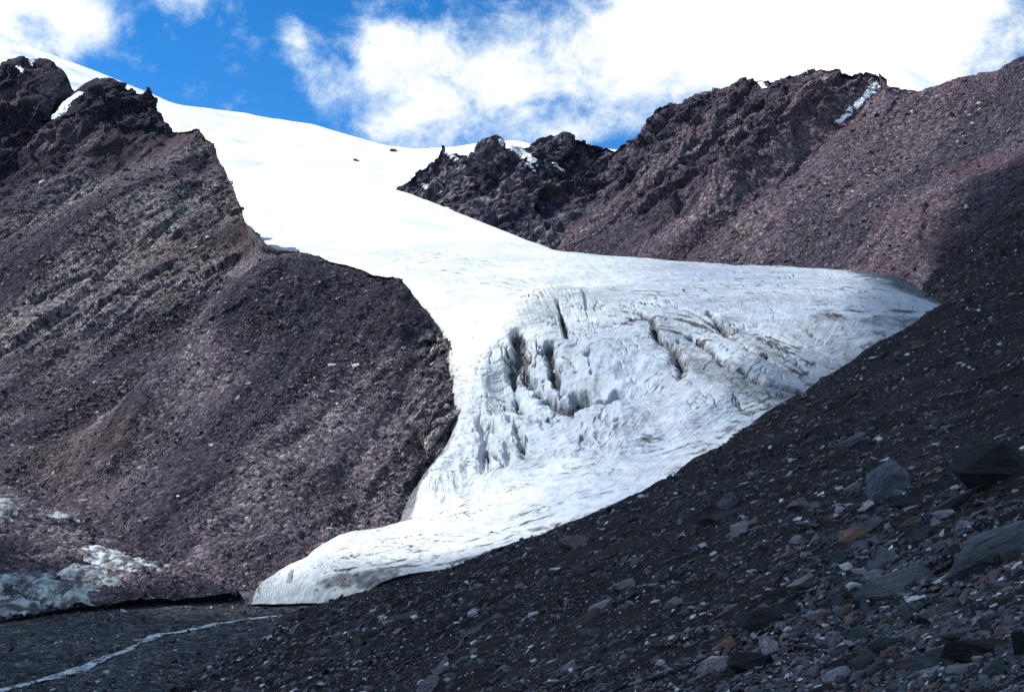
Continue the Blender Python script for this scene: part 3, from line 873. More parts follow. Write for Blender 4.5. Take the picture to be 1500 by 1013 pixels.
for i, (G, pts, wd, label) in enumerate([
    (SPUR, [(112, 142), (98, 152), (86, 168)], 5, "tongue of snow hanging below the notch between two dark crags"),
    (SPUR, [(46, 88), (52, 104)], 2.0, "snow streak on top of the dark crag at the far left"),
    (SPUR, [(28, 99), (34, 108)], 1.8, "small snow fleck low on the dark far left crag"),
    (PEAKS, [(738, 207), (760, 222), (782, 236)], 4.5, "slanting white snow strip right of the middle peak"),
    (PEAKS, [(765, 236), (782, 250)], 2.2, "thin snow sliver just below the slanting snow strip"),
    (PEAKS, [(812, 240), (824, 250)], 2.2, "thin snow sliver on the rounded last peak"),
    (PEAKS, [(622, 272), (631, 284)], 2.6, "snow fleck on the left shoulder of the rock peaks"),
    (PEAKS, [(650, 302), (668, 322)], 2.8, "snow remnant on the rock foot beside the snowfield edge"),
    (PEAKS, [(688, 325), (700, 338)], 2.6, "lower snow remnant on the rock foot beside the snowfield edge"),
    (PEAKS, [(724, 350), (738, 356)], 4.5, "white snow wedge where the rock peaks meet the glacier"),
    (PEAKS, [(655, 224), (668, 234)], 2.6, "small snow patch just below the first pinnacle"),
    (RIDGE, [(1292, 114), (1280, 128), (1268, 141)], 3.0, "upper length of the diagonal snow strip in the ridge gully"),
    (RIDGE, [(1266, 143), (1250, 158), (1228, 180)], 2.6, "lower length of the diagonal snow strip in the ridge gully"),
    (RIDGE, [(1112, 120), (1122, 132)], 2.4, "short snow streak just under the crest of the crags"),
]):
    gul = "gully" in label
    patch("snow_patch", G, on(G, pts), wd, M_SNOW, label, "snow patch", 601 + i, 0.7 if gul else 1.0, None, 0.95 if gul else 0.4, 4.0 if gul else 5.0)
for i, (pts, wd, rg, label) in enumerate([
    ([(150, 812), (165, 825), (205, 830)], 3.8, 0.8, "pale jagged bare ice patch in the middle of the rubble mound"),
    ([(122, 838), (150, 850)], 3.2, 0.8, "ice patch joining the jagged patch to the dirty ice face"),
    ([(28, 850), (70, 862), (110, 878)], 3.6, 0.9, "long dirty ice face low on the mound above the valley floor"),
    ([(-10, 882), (40, 892)], 3.0, 0.9, "dim bluish ice at the bottom left foot of the mound"),
    ([(88, 757), (112, 752)], 2.2, 0.5, "small white ice window high on the rubble mound"),
    ([(2, 738), (6, 762)], 2.4, 0.6, "pale ice streak at the left edge of the rubble mound"),
]):
    patch("ice_patch", MOUND, on(MOUND, pts), wd, M_DICE, label, "ice patch", 641 + i, 0.7, None, rg, 3.0)

# ------------------------------------------------------------------ meltwater stream and footpath
def ribbon(name, pts, width, zfun, lift, mat, seed, n=260):
    A = resample(pts, n, 8)
    C = at(*A.T)
    d = np.gradient(C, axis=0); d[:, 2] = 0
    d /= np.linalg.norm(d, axis=1, keepdims=True)
    side = np.stack([-d[:, 1], d[:, 0]], -1)
    wv = width * np.clip(0.75 + 1.5 * fbm(C, 7, 4, 0.65, seed), 0.25, 2.2)
    k = 9
    G = np.zeros((k, n, 3))
    for j in range(k):
        f = j / (k - 1) - 0.5
        jx = fbm(C + j * 5.0, 2.5, 2, 0.5, seed + 3) * width * 0.22 * (abs(f) > 0.4)
        G[j, :, :2] = C[:, :2] + side * (f * wv + jx)[:, None]
        G[j, :, 2] = zfun(G[j, :, 0], G[j, :, 1]) + lift - (0.25 if j in (0, k - 1) else 0) * width * 0.2
    return grid_obj(name, G, mat)


o = ribbon("stream", STREAM, 1.5, floor_z, -0.10, M_WATER, 701, 420)
tag(o, "narrow foaming meltwater stream crossing the valley floor", "stream", kind="structure")

pth = [(612, 1030), (625, 1008), (640, 988), (655, 965), (672, 948), (688, 930), (705, 915)]
o = ribbon("path", [(a, b, float(ground_hit([a], [b])[0])) for a, b in pth], 0.5, near_full, 0.10, M_PATH, 731)
tag(o, "faint trodden path of lighter grit climbing the slope", "path", kind="structure")

# ------------------------------------------------------------------ stones
def hull(npts, dims, rough, seed, fine=False):
    """angular stone: convex hull of points on a squashed superellipsoid, chipped edges"""
    r = random.Random(seed)
    bm = bmesh.new()
    for _ in range(npts):
        v = Vector((r.gauss(0, 1), r.gauss(0, 1), r.gauss(0, 1))).normalized()
        s = max(abs(v.x), abs(v.y), abs(v.z)) ** 0.75
        v = v / s * (1 - rough * r.random())
        bm.verts.new((v.x * dims[0], v.y * dims[1], v.z * dims[2]))
    res = bmesh.ops.convex_hull(bm, input=bm.verts)
    bmesh.ops.delete(bm, geom=[g for g in res["geom_interior"] if isinstance(g, bmesh.types.BMVert)], context="VERTS")
    if fine:
        bmesh.ops.dissolve_limit(bm, angle_limit=0.3, verts=bm.verts, edges=bm.edges)
        bmesh.ops.bevel(bm, geom=bm.edges[:], offset=0.025 * min(dims) + 0.006, segments=1, affect="EDGES", clamp_overlap=True)
        bmesh.ops.triangulate(bm, faces=bm.faces)
        bmesh.ops.subdivide_edges(bm, edges=[e for e in bm.edges if e.calc_length() > 0.22], cuts=3, use_grid_fill=True)
        bmesh.ops.triangulate(bm, faces=bm.faces)
        bm.normal_update()
        from mathutils import noise as mn
        off = Vector((seed * 1.7, seed * 0.9, 3.3))
        for v in bm.verts:
            ledge = mn.noise(Vector((seed * 3.1, 0.37, math.floor(v.co.z / dims[2] * 4.5) * 0.71 + 0.3)))
            sd_ = Vector((v.normal.x, v.normal.y, 0))
            v.co += v.normal * (mn.noise(v.co * 2.6 + off) * 0.04 + mn.noise(v.co * 8.0 + off) * 0.03) + sd_ * ledge * 0.045
    else:
        bmesh.ops.triangulate(bm, faces=bm.faces)
    return bm


def protos_np(n, kinds):
    out = []
    for i in range(n):
        bm = hull(9 + i % 4, kinds[i % len(kinds)], 0.35, 900 + i)
        bm.verts.index_update()
        V = np.array([v.co[:] for v in bm.verts])
        Fc = np.array([[v.index for v in f.verts] for f in bm.faces])
        out.append((V, Fc))
        bm.free()
    return out


PROTO = protos_np(24, [(0.6, 0.45, 0.26), (0.7, 0.42, 0.17), (0.5, 0.5, 0.36), (0.85, 0.45, 0.14)])


def scatter(name, C, size, mat, tilt=(0.0, 0.36), spread=0.35, sink=0.12):
    """C (n,3) resting points -> one loose stone mesh; stones lie roughly along the slope"""
    n = len(C)
    yaw = RNG.normal(0, 0.8, n)
    rx, ry = RNG.normal(tilt[0], spread, n), -RNG.normal(tilt[1], spread, n)
    cz, sz, cy, sy, cx, sx = np.cos(yaw), np.sin(yaw), np.cos(ry), np.sin(ry), np.cos(rx), np.sin(rx)
    Rz = np.zeros((n, 3, 3)); Rz[:, 0, 0] = cz; Rz[:, 0, 1] = -sz; Rz[:, 1, 0] = sz; Rz[:, 1, 1] = cz; Rz[:, 2, 2] = 1
    Ry = np.zeros((n, 3, 3)); Ry[:, 0, 0] = cy; Ry[:, 0, 2] = sy; Ry[:, 2, 0] = -sy; Ry[:, 2, 2] = cy; Ry[:, 1, 1] = 1
    Rx = np.zeros((n, 3, 3)); Rx[:, 1, 1] = cx; Rx[:, 1, 2] = -sx; Rx[:, 2, 1] = sx; Rx[:, 2, 2] = cx; Rx[:, 0, 0] = 1
    M = Ry @ Rx @ Rz
    M *= size[:, None, None]
    M = M * (1 + RNG.uniform(-0.25, 0.25, (n, 1, 3)))
    which = RNG.integers(0, len(PROTO), n)
    Vs, Fs, off = [], [], 0
    for k, (V, Fc) in enumerate(PROTO):
        ii = np.where(which == k)[0]
        if not len(ii): continue
        W = np.einsum("nij,vj->nvi", M[ii], V) + C[ii][:, None, :]
        W[..., 2] += (size[ii] * sink)[:, None]
        FF = Fc[None] + (np.arange(len(ii)) * len(V))[:, None, None] + off
        Vs.append(W.reshape(-1, 3)); Fs.append(FF.reshape(-1, 3)); off += len(ii) * len(V)
    return mesh_np(name, np.concatenate(Vs), np.concatenate(Fs), mat, smooth=False)


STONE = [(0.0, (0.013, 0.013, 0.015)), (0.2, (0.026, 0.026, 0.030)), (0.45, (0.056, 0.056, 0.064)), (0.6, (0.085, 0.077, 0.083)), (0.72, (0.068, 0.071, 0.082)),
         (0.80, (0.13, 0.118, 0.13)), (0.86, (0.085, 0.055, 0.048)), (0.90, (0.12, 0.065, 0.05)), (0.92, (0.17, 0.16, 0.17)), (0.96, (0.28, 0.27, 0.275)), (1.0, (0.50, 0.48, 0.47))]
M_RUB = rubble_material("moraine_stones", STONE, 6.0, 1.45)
M_RUBL = rubble_material("spur_stones", [(0.0, (0.030, 0.027, 0.036)), (0.4, (0.075, 0.064, 0.080)), (0.7, (0.115, 0.098, 0.112)), (0.85, (0.145, 0.112, 0.112)), (0.94, (0.20, 0.19, 0.20)), (1.0, (0.50, 0.48, 0.46))], 1.2)
M_RUBR = rubble_material("ridge_stones", [(0.0, (0.04, 0.034, 0.046)), (0.4, (0.09, 0.068, 0.084)), (0.7, (0.135, 0.098, 0.11)), (0.9, (0.17, 0.14, 0.145)), (1.0, (0.42, 0.38, 0.37))], 0.6)

# moraine slope: even cover of stones down to gravel size
n = 95000
qx = RNG.uniform(-80, 1620, n)
edge = np.interp(qx, [-80, 230, 330, 450, 480, 640, 800, 940, 1050, 1200, 1360, 1500, 1620], [1130, 1000, 940, 880, 862, 812, 770, 722, 648, 555, 452, 383, 330])
qy = edge + (1090 - edge) * RNG.uniform(0, 1, n)
Yh = ground_hit(qx, qy)
ok = ~np.isnan(Yh)
qx, qy, Yh = qx[ok], qy[ok], Yh[ok]
d1 = at(qx, qy, Yh)
zz = near_full(d1[:, 0], d1[:, 1])
okz = zz > floor_z(d1[:, 0], d1[:, 1]) - 0.6
C = np.stack([d1[:, 0], d1[:, 1], zz], -1)[okz]
Yk = Yh[okz]
clump = np.exp(0.5 * fbm(C, 5, 3, 0.6, 811))
minpx = 2.2 * Yk / F
size = np.maximum(minpx, 0.035) * (RNG.pareto(2.6, len(C)) + 0.75) * clump
rb = sstep(1000, 1300, qx[okz]) * sstep(650, 850, qy[okz])
size *= 1 + 0.6 * rb
size = np.minimum(size, np.minimum(0.9, 14 * Yk / F))
n2 = 16000
ax = RNG.uniform(300, 1600, n2); ay = np.interp(ax, [-80, 230, 330, 450, 480, 640, 800, 940, 1050, 1200, 1360, 1500, 1620], [1130, 1000, 940, 880, 862, 812, 770, 722, 648, 555, 452, 383, 330])
ay = ay + 8 + (1090 - ay) * RNG.uniform(0, 1, n2)
ya = ground_hit(ax, ay)
ok = ~np.isnan(ya) & (RNG.random(n2) < 0.25 + 0.75 * sstep(900, 1250, ax) * sstep(600, 780, ay))
da = at(ax[ok], ay[ok], ya[ok])
Ca = np.stack([da[:, 0], da[:, 1], near_full(da[:, 0], da[:, 1])], -1)
sa = ya[ok] / F * (5 + RNG.pareto(2.2, ok.sum()) * 4) * (0.8 + 0.7 * sstep(1000, 1300, ax[ok]) * sstep(620, 850, ay[ok]))
sa = np.minimum(sa, (13 + 9 * sstep(1050, 1250, ax[ok]) * sstep(680, 820, ay[ok])) * ya[ok] / F)
C = np.concatenate([C, Ca]); size = np.concatenate([size, sa])
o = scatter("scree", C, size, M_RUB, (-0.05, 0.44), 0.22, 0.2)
tag(o, "countless dark angular stones covering the shaded slope", "scree", kind="stuff")


def scatter_on(name, G, n, cond, px_size, mat, label, seed, tilt):
    gx, gy = proj(G)
    w = cond(gx, gy, G)
    w[-2:, :] = 0; w[:, -2:] = 0
    p = (w / w.sum()).ravel()
    i = RNG.choice(p.size, n, p=p)
    nt, ns = G.shape[:2]
    a, b = i // ns, i % ns
    a, b = np.minimum(a, nt - 2), np.minimum(b, ns - 2)
    f, g = RNG.random(n)[:, None], RNG.random(n)[:, None]
    C = G[a, b] * (1 - f) * (1 - g) + G[a + 1, b] * f * (1 - g) + G[a, b + 1] * (1 - f) * g + G[a + 1, b + 1] * f * g
    s = px_size * C[:, 1] / F * (RNG.pareto(3.0, n) + 0.6)
    s = np.minimum(s, 9 * C[:, 1] / F)
    o = scatter(name, C, s, mat, tilt, 0.45)
    return tag(o, label, "rubble", kind="stuff")


def dens(seed, G, sc=25):
    return 0.15 + sstep(-0.25, 0.45, fbm(G, sc, 4, 0.6, seed)) * 1.3


area = lambda G: np.linalg.norm(np.cross(np.gradient(proj3(G), axis=0), np.gradient(proj3(G), axis=1)), axis=-1)
def proj3(G):
    gx, gy = proj(G)
    return np.stack([gx, gy, gx * 0], -1)


scatter_on("spur_rubble", SPUR, 75000, lambda x, y, G: area(G) * dens(821, G) * (x > -30) * sstep(520, 380, G[..., 1]), 1.9, M_RUBL, "small loose stones strewn over the dark scree mountain", 1, (0.3, 0.1))
scatter_on("mound_rubble", MOUND, 7000, lambda x, y, G: area(G) * dens(823, G, 9) * (x > -40), 2.0, M_RUBL, "small stones covering the low rubble mound", 2, (0.1, 0.0))
scatter_on("ridge_rubble", RIDGE, 40000, lambda x, y, G: area(G) * dens(825, G, 45) * (x < 1560) * (0.3 + sstep(-40, 60, x - np.interp(y, [100, 165, 215, 280, 345, 385], [1300, 1240, 1180, 1100, 1010, 950]))), 1.6, M_RUBR, "loose stones scattered on the long scree ridge", 3, (0.3, 0.3))
scatter_on("shaded_rubble", SSPUR, 4000, lambda x, y, G: area(G) * (x < 1540), 1.8, M_RUB, "dark stones on the added shade spur", 6, (0, 0.3))
scatter_on("gravel", Pf, 22000, lambda x, y, G: area(G) * dens(827, G, 12) * (x > -40) * (y < 1060), 2.3, M_RUB, "grey gravel strewn over the valley floor", 4, (0, 0))

DIRT_W = dirt
scatter_on("ice_debris", GLACIER, 5000, lambda x, y, G: area(G) * np.clip(DIRT_W - 0.45, 0, 1) ** 1.5 * (y > 385), 1.3, M_RUB, "dark stones and grit lying on the glacier margins and in its cracks", 5, (0, 0))

# ------------------------------------------------------------------ the boulders one can point to
C_BLUE, C_DARK, C_LILAC, C_RUST, C_PALE, C_BROWN, C_TEAL = (0.088, 0.098, 0.118), (0.025, 0.026, 0.030), (0.28, 0.265, 0.285), (0.26, 0.15, 0.115), (0.55, 0.52, 0.53), (0.125, 0.10, 0.10), (0.09, 0.108, 0.122)


def stone(px, py, w, h, ang, col, label, name="boulder", cat="boulder", thick=None, seed=0, npts=13, yaw=0.0, lean=0.0, group=None, rough=0.28, float_=0.0):
    """stone whose middle is seen at px,py, w x h across, long axis raised by ang degrees"""
    Yg = ground_hit([px], [py + h * 0.32])[0]
    if np.isnan(Yg):
        print("MISS", label); return None
    s = Yg / F
    bm = hull(npts, (0.5, 0.36, 0.5), rough, 3000 + seed, True)
    me = bpy.data.meshes.new(name)
    bm.to_mesh(me); bm.free()
    xs_ = [v.co.x for v in me.vertices]; zs_ = [v.co.z for v in me.vertices]
    kx, kz = 1 / (max(xs_) - min(xs_)), 1 / (max(zs_) - min(zs_))
    o = bpy.data.objects.new(name, me)
    COL.objects.link(o)
    me.materials.append(M_ROCK)
    o.scale = (w * s * kx, (thick or 0.75) * w * s, h * s * kz * 1.1)
    c = at(px, py, Yg)
    o.location = (float(c[0]), float(c[1]) + 0.12 * w * s, float(c[2]) + float_ * s)
    o.rotation_euler = (math.radians(lean), -math.radians(ang), math.radians(yaw))
    o.color = (*[x * random.uniform(0.97, 1.03) for x in col], 1)
    return tag(o, label, cat, group)


S_ = stone
S_(1300, 712, 84, 58, 42, (0.105, 0.12, 0.145), "tall wedge shaped boulder with a pale blue left face standing on the slope", seed=1, npts=14)
S_(1326, 738, 58, 19, 3, C_DARK, "flat topped dark block at the foot of the tall wedge boulder", seed=2)
S_(1458, 686, 120, 72, -4, C_DARK, "huge black boulder at the right edge above the slabs", seed=3)
S_(1458, 812, 150, 62, 24, (0.13, 0.145, 0.17), "largest bluish slab tilted up at the right edge", "slab", "slab", seed=4, thick=0.5)
S_(1325, 862, 132, 44, 18, (0.14, 0.155, 0.18), "long tapering blue grey slab left of the largest slab", "slab", "slab", seed=5, thick=0.5)
S_(1253, 787, 56, 26, 10, C_RUST, "rust brown rounded boulder below the tall wedge boulder", seed=6, npts=26)
S_(1396, 744, 110, 22, 34, (0.06, 0.062, 0.075), "narrow splintered slab slanting between the wedge boulder and largest slab", "slab", "slab", seed=7, thick=0.35)
S_(1338, 772, 42, 34, 0, C_BROWN, "squarish brown block under the narrow splintered slab", seed=8)
S_(1297, 818, 42, 32, 25, C_LILAC, "lilac grey angular boulder above the long tapering slab", seed=9)
S_(1120, 908, 96, 32, 8, C_DARK, "black overhanging slab with a deep shadow beneath it", "slab", "slab", seed=10)
S_(1050, 974, 44, 24, 12, C_PALE, "pale whitish lilac stone near the bottom edge", "stone", "stone", seed=11, npts=24)
S_(1100, 973, 74, 28, 4, C_DARK, "dark loaf shaped stone touching the pale whitish one", "stone", "stone", seed=12)
S_(1062, 946, 38, 17, 26, C_RUST, "orange brown slanting stone above the pale whitish one", "stone", "stone", seed=13)
S_(1070, 932, 17, 10, 0, (0.26, 0.15, 0.11), "little orange round stone atop the slanting brown one", "stone", "stone", seed=14, npts=26)
S_(1114, 953, 40, 14, 8, C_LILAC, "flat lilac stone resting above the dark loaf stone", "stone", "stone", seed=15)
S_(1134, 964, 17, 10, 25, (0.36, 0.38, 0.26), "tiny yellowish pale stone by the dark loaf stone", "stone", "stone", seed=16)
S_(1204, 901, 52, 13, 14, C_LILAC, "long pale lilac flagstone right of the black overhanging slab", "stone", "stone", seed=17)
S_(1220, 912, 15, 11, 0, (0.2, 0.13, 0.13), "pinkish small stone below the long lilac flagstone", "stone", "stone", seed=18)
S_(841, 796, 46, 20, -4, C_BROWN, "lone brown boulder just below the ice edge", seed=19)
S_(858, 911, 54, 20, 32, C_BROWN, "dark brown slab leaning out of the middle of the slope", "slab", "slab", seed=20, thick=0.5)
S_(1247, 650, 62, 17, 24, C_TEAL, "dark teal flat slab high on the slope", "slab", "slab", seed=21, thick=0.5)
S_(1070, 734, 32, 23, 18, C_BLUE, "faceted blue grey boulder in the middle of the slope", seed=22, npts=13)
S_(1037, 764, 32, 17, -6, C_DARK, "black flat stone below the faceted boulder", "stone", "stone", seed=23)
S_(1076, 779, 36, 20, 22, C_LILAC, "mauve grey boulder right of the black flat stone", seed=24)
S_(1101, 768, 20, 9, 50, C_RUST, "upright rusty splinter beside the mauve boulder", "stone", "stone", seed=25)
S_(1172, 739, 36, 17, 12, (0.17, 0.12, 0.13), "reddish lilac flat stone midway up the slope", "stone", "stone", seed=26)
S_(1198, 742, 30, 14, 5, C_BLUE, "blue grey flat stone touching the reddish lilac one", "stone", "stone", seed=27)
S_(1250, 715, 30, 13, 15, C_LILAC, "pale mauve flat stone left of the tall wedge boulder", "stone", "stone", seed=28)
S_(1231, 746, 15, 10, 10, C_PALE, "small pale cube of rock by the foot of the wedge boulder", "stone", "stone", seed=29)
S_(1392, 894, 38, 30, 0, (0.13, 0.115, 0.12), "blocky grey brown boulder beneath the largest slab", seed=30)
S_(1440, 956, 112, 36, -3, (0.065, 0.058, 0.062), "broad dark flat slab near the bottom right corner", "slab", "slab", seed=31, thick=0.5)
S_(1331, 979, 50, 24, 14, C_BROWN, "brownish slab with a pointed right end at the bottom edge", "slab", "slab", seed=32)
S_(1283, 982, 36, 26, 14, C_TEAL, "dark blue slab left of the pointed brown slab", "slab", "slab", seed=33)
S_(1366, 945, 14, 17, 0, C_PALE, "upper of two small white stones left of the broad dark slab", "stone", "stone", seed=34, npts=26)
S_(1373, 957, 20, 11, 4, C_PALE, "lower of two small white stones left of the broad dark slab", "stone", "stone", seed=35, npts=26)
S_(1420, 984, 76, 14, 6, C_LILAC, "long thin grey slab lying under the broad dark slab", "slab", "slab", seed=36)
S_(1409, 930, 68, 14, 10, (0.15, 0.125, 0.14), "curved mauve slab above the broad dark slab", "slab", "slab", seed=37)
S_(1472, 860, 32, 11, -4, C_LILAC, "pale lens shaped stone under the largest slab", "stone", "stone", seed=38, npts=26)
S_(1442, 918, 20, 24, 30, C_BLUE, "upright grey stone right of the blocky brown boulder", "stone", "stone", seed=39)
S_(1328, 908, 26, 24, 40, C_BLUE, "pointed blue stone below the long tapering slab", "stone", "stone", seed=40)
S_(1313, 911, 20, 16, 45, (0.24, 0.15, 0.09), "ochre stone leaning on the pointed blue stone", "stone", "stone", seed=41)
S_(1372, 895, 40, 11, 8, C_BROWN, "thin brown flagstone left of the blocky grey brown boulder", "stone", "stone", seed=42)
S_(1300, 945, 62, 20, 14, C_BLUE, "low bluish slab below the pointed blue stone", "slab", "slab", seed=43)
S_(1265, 830, 20, 16, 5, (0.13, 0.08, 0.085), "maroon rounded stone left of the lilac angular boulder", "stone", "stone", seed=44, npts=26)
S_(1228, 820, 26, 24, 30, C_TEAL, "dark teal angular boulder left of the maroon stone", seed=45)
S_(1158, 812, 28, 11, 14, (0.17, 0.10, 0.095), "reddish flat stone on the middle of the slope", "stone", "stone", seed=46)
S_(1460, 983, 40, 26, 10, C_TEAL, "blue green stone in the bottom right corner", "stone", "stone", seed=47)
S_(1500, 948, 30, 40, 10, C_DARK, "black block cut by the right edge near the bottom", seed=48)
S_(700, 937 - 78, 14, 8, 0, C_LILAC, "small mauve stone low on the slope above the path", "stone", "stone", seed=49)
S_(592, 904, 24, 12, 8, C_BROWN, "brown wedge stone near the lower left of the slope", "stone", "stone", seed=50)
S_(722, 873, 12, 8, 50, (0.2, 0.11, 0.1), "small red splinter right of the path", "stone", "stone", seed=51)
S_(935, 825, 24, 16, 20, C_TEAL, "teal grey boulder below the ice edge", seed=52)
S_(915, 857, 34, 15, 22, C_LILAC, "mauve slanting slab above the dark brown slab", "slab", "slab", seed=53)
S_(968, 845, 34, 18, 38, C_TEAL, "steeply leaning teal slab in the middle of the slope", "slab", "slab", seed=54)
S_(882, 888, 34, 12, 22, C_LILAC, "lilac slab against the upper end of the dark brown slab", "slab", "slab", seed=55)
S_(990, 882, 26, 13, 22, C_LILAC, "two toned lilac stone right of the mauve slanting slab", "stone", "stone", seed=56)
S_(864, 930, 34, 18, 0, C_TEAL, "dark blue stone below the dark brown slab", "stone", "stone", seed=57)
S_(832, 978, 30, 12, 34, C_LILAC, "lilac pointed splinter near the bottom edge", "stone", "stone", seed=58)
S_(1138, 835, 22, 14, 10, C_BLUE, "rounded blue grey stone left of the reddish flat stone", "stone", "stone", seed=59)
S_(1060, 845, 20, 13, 16, (0.19, 0.15, 0.16), "pinkish stone above the black overhanging slab", "stone", "stone", seed=60)

for i, (ax, ay, w, h, lab) in enumerate([(577, 219, 18, 12, "dark rock tooth poking through the snow on the skyline"), (523, 233, 15, 6, "thin dark rock sliver in the upper snowfield")]):
    c = surf(GLACIER[700:NTT_G - 30], [(ax, ay + 3)])[0]
    k = c[1] / F
    bm = hull(16, (0.5, 0.4, 0.5), 0.35, 7100 + i, True)
    me = bpy.data.meshes.new("rock_outcrop"); bm.to_mesh(me); bm.free(); me.materials.append(M_ROCK)
    o = bpy.data.objects.new("rock_outcrop", me); COL.objects.link(o)
    o.scale = (w * k, w * k * 0.7, h * k); o.location = c; o.rotation_euler = (0, 0.35, 0); o.color = (0.06, 0.05, 0.06, 1)
    tag(o, lab, "rock outcrop")

# medium stones: grouped by colour, each an object of its own
kinds = [("dark grey", (0.06, 0.06, 0.066), 96), ("blue grey", C_BLUE, 66), ("lilac grey", C_LILAC, 36), ("rust brown", C_RUST, 14), ("pale whitish", (0.34, 0.325, 0.335), 14)]
pm = []
for i in range(10):
    bm = hull(13 + i % 5, [(0.5, 0.38, 0.17), (0.5, 0.32, 0.11), (0.5, 0.42, 0.28), (0.5, 0.33, 0.15)][i % 4], 0.3, 5000 + i, True)
    me = bpy.data.meshes.new("stone"); bm.to_mesh(me); bm.free(); me.materials.append(M_ROCK); pm.append(me)
for cname, colr, cnt in kinds:
    k = 0
    while k < cnt:
        ax = random.uniform(560, 1500) if random.random() < 0.3 else random.triangular(1000, 1510, 1420)
        ay = random.uniform(600, 1010) if random.random() < 0.35 else random.triangular(700, 1015, 940)
        e = np.interp(ax, [480, 640, 800, 940, 1050, 1200, 1360, 1500], [862, 812, 770, 722, 648, 555, 452, 383])
        if ay < e + 18: continue
        Yg = ground_hit([ax], [ay])[0]
        if np.isnan(Yg): continue
        wpx = random.choice([11, 12, 13, 14, 16, 18, 20, 22, 24, 28]) * (1.9 if ax > 1120 and ay > 740 else 1.0)
        s = wpx * Yg / F
        c = at(ax, ay, Yg)
        o = bpy.data.objects.new("stone", random.choice(pm))
        COL.objects.link(o)
        o.scale = (s, s * random.uniform(0.8, 1.2), s * random.uniform(0.8, 1.25))
        o.rotation_euler = (random.gauss(-0.05, 0.25), -random.gauss(0.36, 0.25), random.gauss(0, 0.6))
        o.location = (float(c[0]), float(c[1]), float(c[2]) + 0.10 * s)
        kb = random.uniform(0.7, 1.35)
        o.color = (*[x * kb * random.uniform(0.96, 1.04) for x in colr], 1)
        tag(o, f"one of many plain angular {cname} stones strewn loose over the shaded slope", "stone", f"plain {cname} stones on the slope")
        k += 1

# ------------------------------------------------------------------ light
SUN_EL, SUN_AZ = math.radians(50), math.radians(-84)      # azimuth from the view direction (+Y), negative = left
to_sun = Vector((math.sin(SUN_AZ) * math.cos(SUN_EL), math.cos(SUN_AZ) * math.cos(SUN_EL), math.sin(SUN_EL)))
ld = bpy.data.lights.new("sun", "SUN")
ld.energy = 4.4
ld.angle = math.radians(0.55)
ld.color = (1.0, 0.972, 0.935)
lo = bpy.data.objects.new("sun", ld)
COL.objects.link(lo)
lo.rotation_euler = to_sun.to_track_quat("Z", "Y").to_euler()
lo.location = to_sun * 2000

# unseen cloud added to shade the foreground, outline traced from the wanted shadow edge
HC = 620.0
edge_pts = [(-500, 760, 200), (-150, 800, 186), (0, 830, 168), (70, 862, 158), (150, 884, 154), (250, 884, 156), (370, 892, 156), (500, 872, 154), (640, 835, 150), (800, 785, 150), (940, 735, 150), (1060, 670, 172),
            (1180, 590, 212), (1290, 500, 262), (1340, 430, 345), (1378, 360, 405), (1425, 300, 450), (1485, 235, 480), (1620, 90, 520), (1900, 0, 520)]
E = at(*np.array(edge_pts, float).T)
ts = np.array(to_sun[:])
E2 = E + ts * ((HC - E[:, 2]) / ts[2])[:, None]
near_side = np.array([[300, -60, 0], [0, -150, -1.6], [-400, -150, -30.0]])
N2 = near_side + ts * ((HC - near_side[:, 2]) / ts[2])[:, None]
poly = np.concatenate([E2, N2])[:, :2]
lo_, hi_ = poly.min(0) - 60, poly.max(0) + 60
gx, gy = np.meshgrid(np.linspace(lo_[0], hi_[0], 260), np.linspace(lo_[1], hi_[1], 260))
inside = np.zeros(gx.shape, bool)
dmin = np.full(gx.shape, 1e9)
for i in range(len(poly)):
    a, b = poly[i], poly[(i + 1) % len(poly)]
    cond = ((a[1] > gy) != (b[1] > gy))
    xi = (b[0] - a[0]) * (gy - a[1]) / (b[1] - a[1] + 1e-12) + a[0]
    inside ^= cond & (gx < xi)
    ab = b - a
    tt = np.clip(((gx - a[0]) * ab[0] + (gy - a[1]) * ab[1]) / (ab @ ab), 0, 1)
    dmin = np.minimum(dmin, np.hypot(gx - a[0] - tt * ab[0], gy - a[1] - tt * ab[1]))
sd = np.where(inside, dmin, -dmin)
Q = np.stack([gx, gy, gx * 0], -1)
sd = sd + fbm(Q, 40, 4, 0.55, 901) * 9
thick = 60 * sstep(-10, 20, sd)
Fq = grid_faces(260, 260)
keep = (thick.ravel()[Fq] > 0.3).any(1)
Fk = Fq[keep]
top = np.stack([gx, gy, HC + thick * 0.7 + 0.05], -1).reshape(-1, 3)
bot = np.stack([gx, gy, HC - thick * 0.3], -1).reshape(-1, 3)
nv = len(top)
# close the rim
from collections import Counter
ed = np.concatenate([Fk[:, [0, 1]], Fk[:, [1, 2]], Fk[:, [2, 3]], Fk[:, [3, 0]]])
key = np.sort(ed, 1)
uq, ix, ct = np.unique(key[:, 0].astype(np.int64) * nv + key[:, 1], return_index=True, return_counts=True)
rim = ed[ix[ct == 1]]
faces = np.concatenate([Fk, Fk[:, ::-1] + nv, np.stack([rim[:, 1], rim[:, 0], rim[:, 0] + nv, rim[:, 1] + nv], -1)])
used, inv = np.unique(faces.ravel(), return_inverse=True)
mc, t = new_mat("shade_cloud_vapour")
vol = t.n("ShaderNodeVolumePrincipled", {"Color": (0.95, 0.96, 1, 1), "Density": 0.07, "Anisotropy": 0.3})
t.n("ShaderNodeOutputMaterial", {"Volume": vol.outputs[0]})
o = mesh_np("cloud", np.concatenate([top, bot])[used], inv.reshape(-1, 4), mc)
tag(o, "unseen cloud added to shade the near side of the valley", "cloud", kind="stuff")

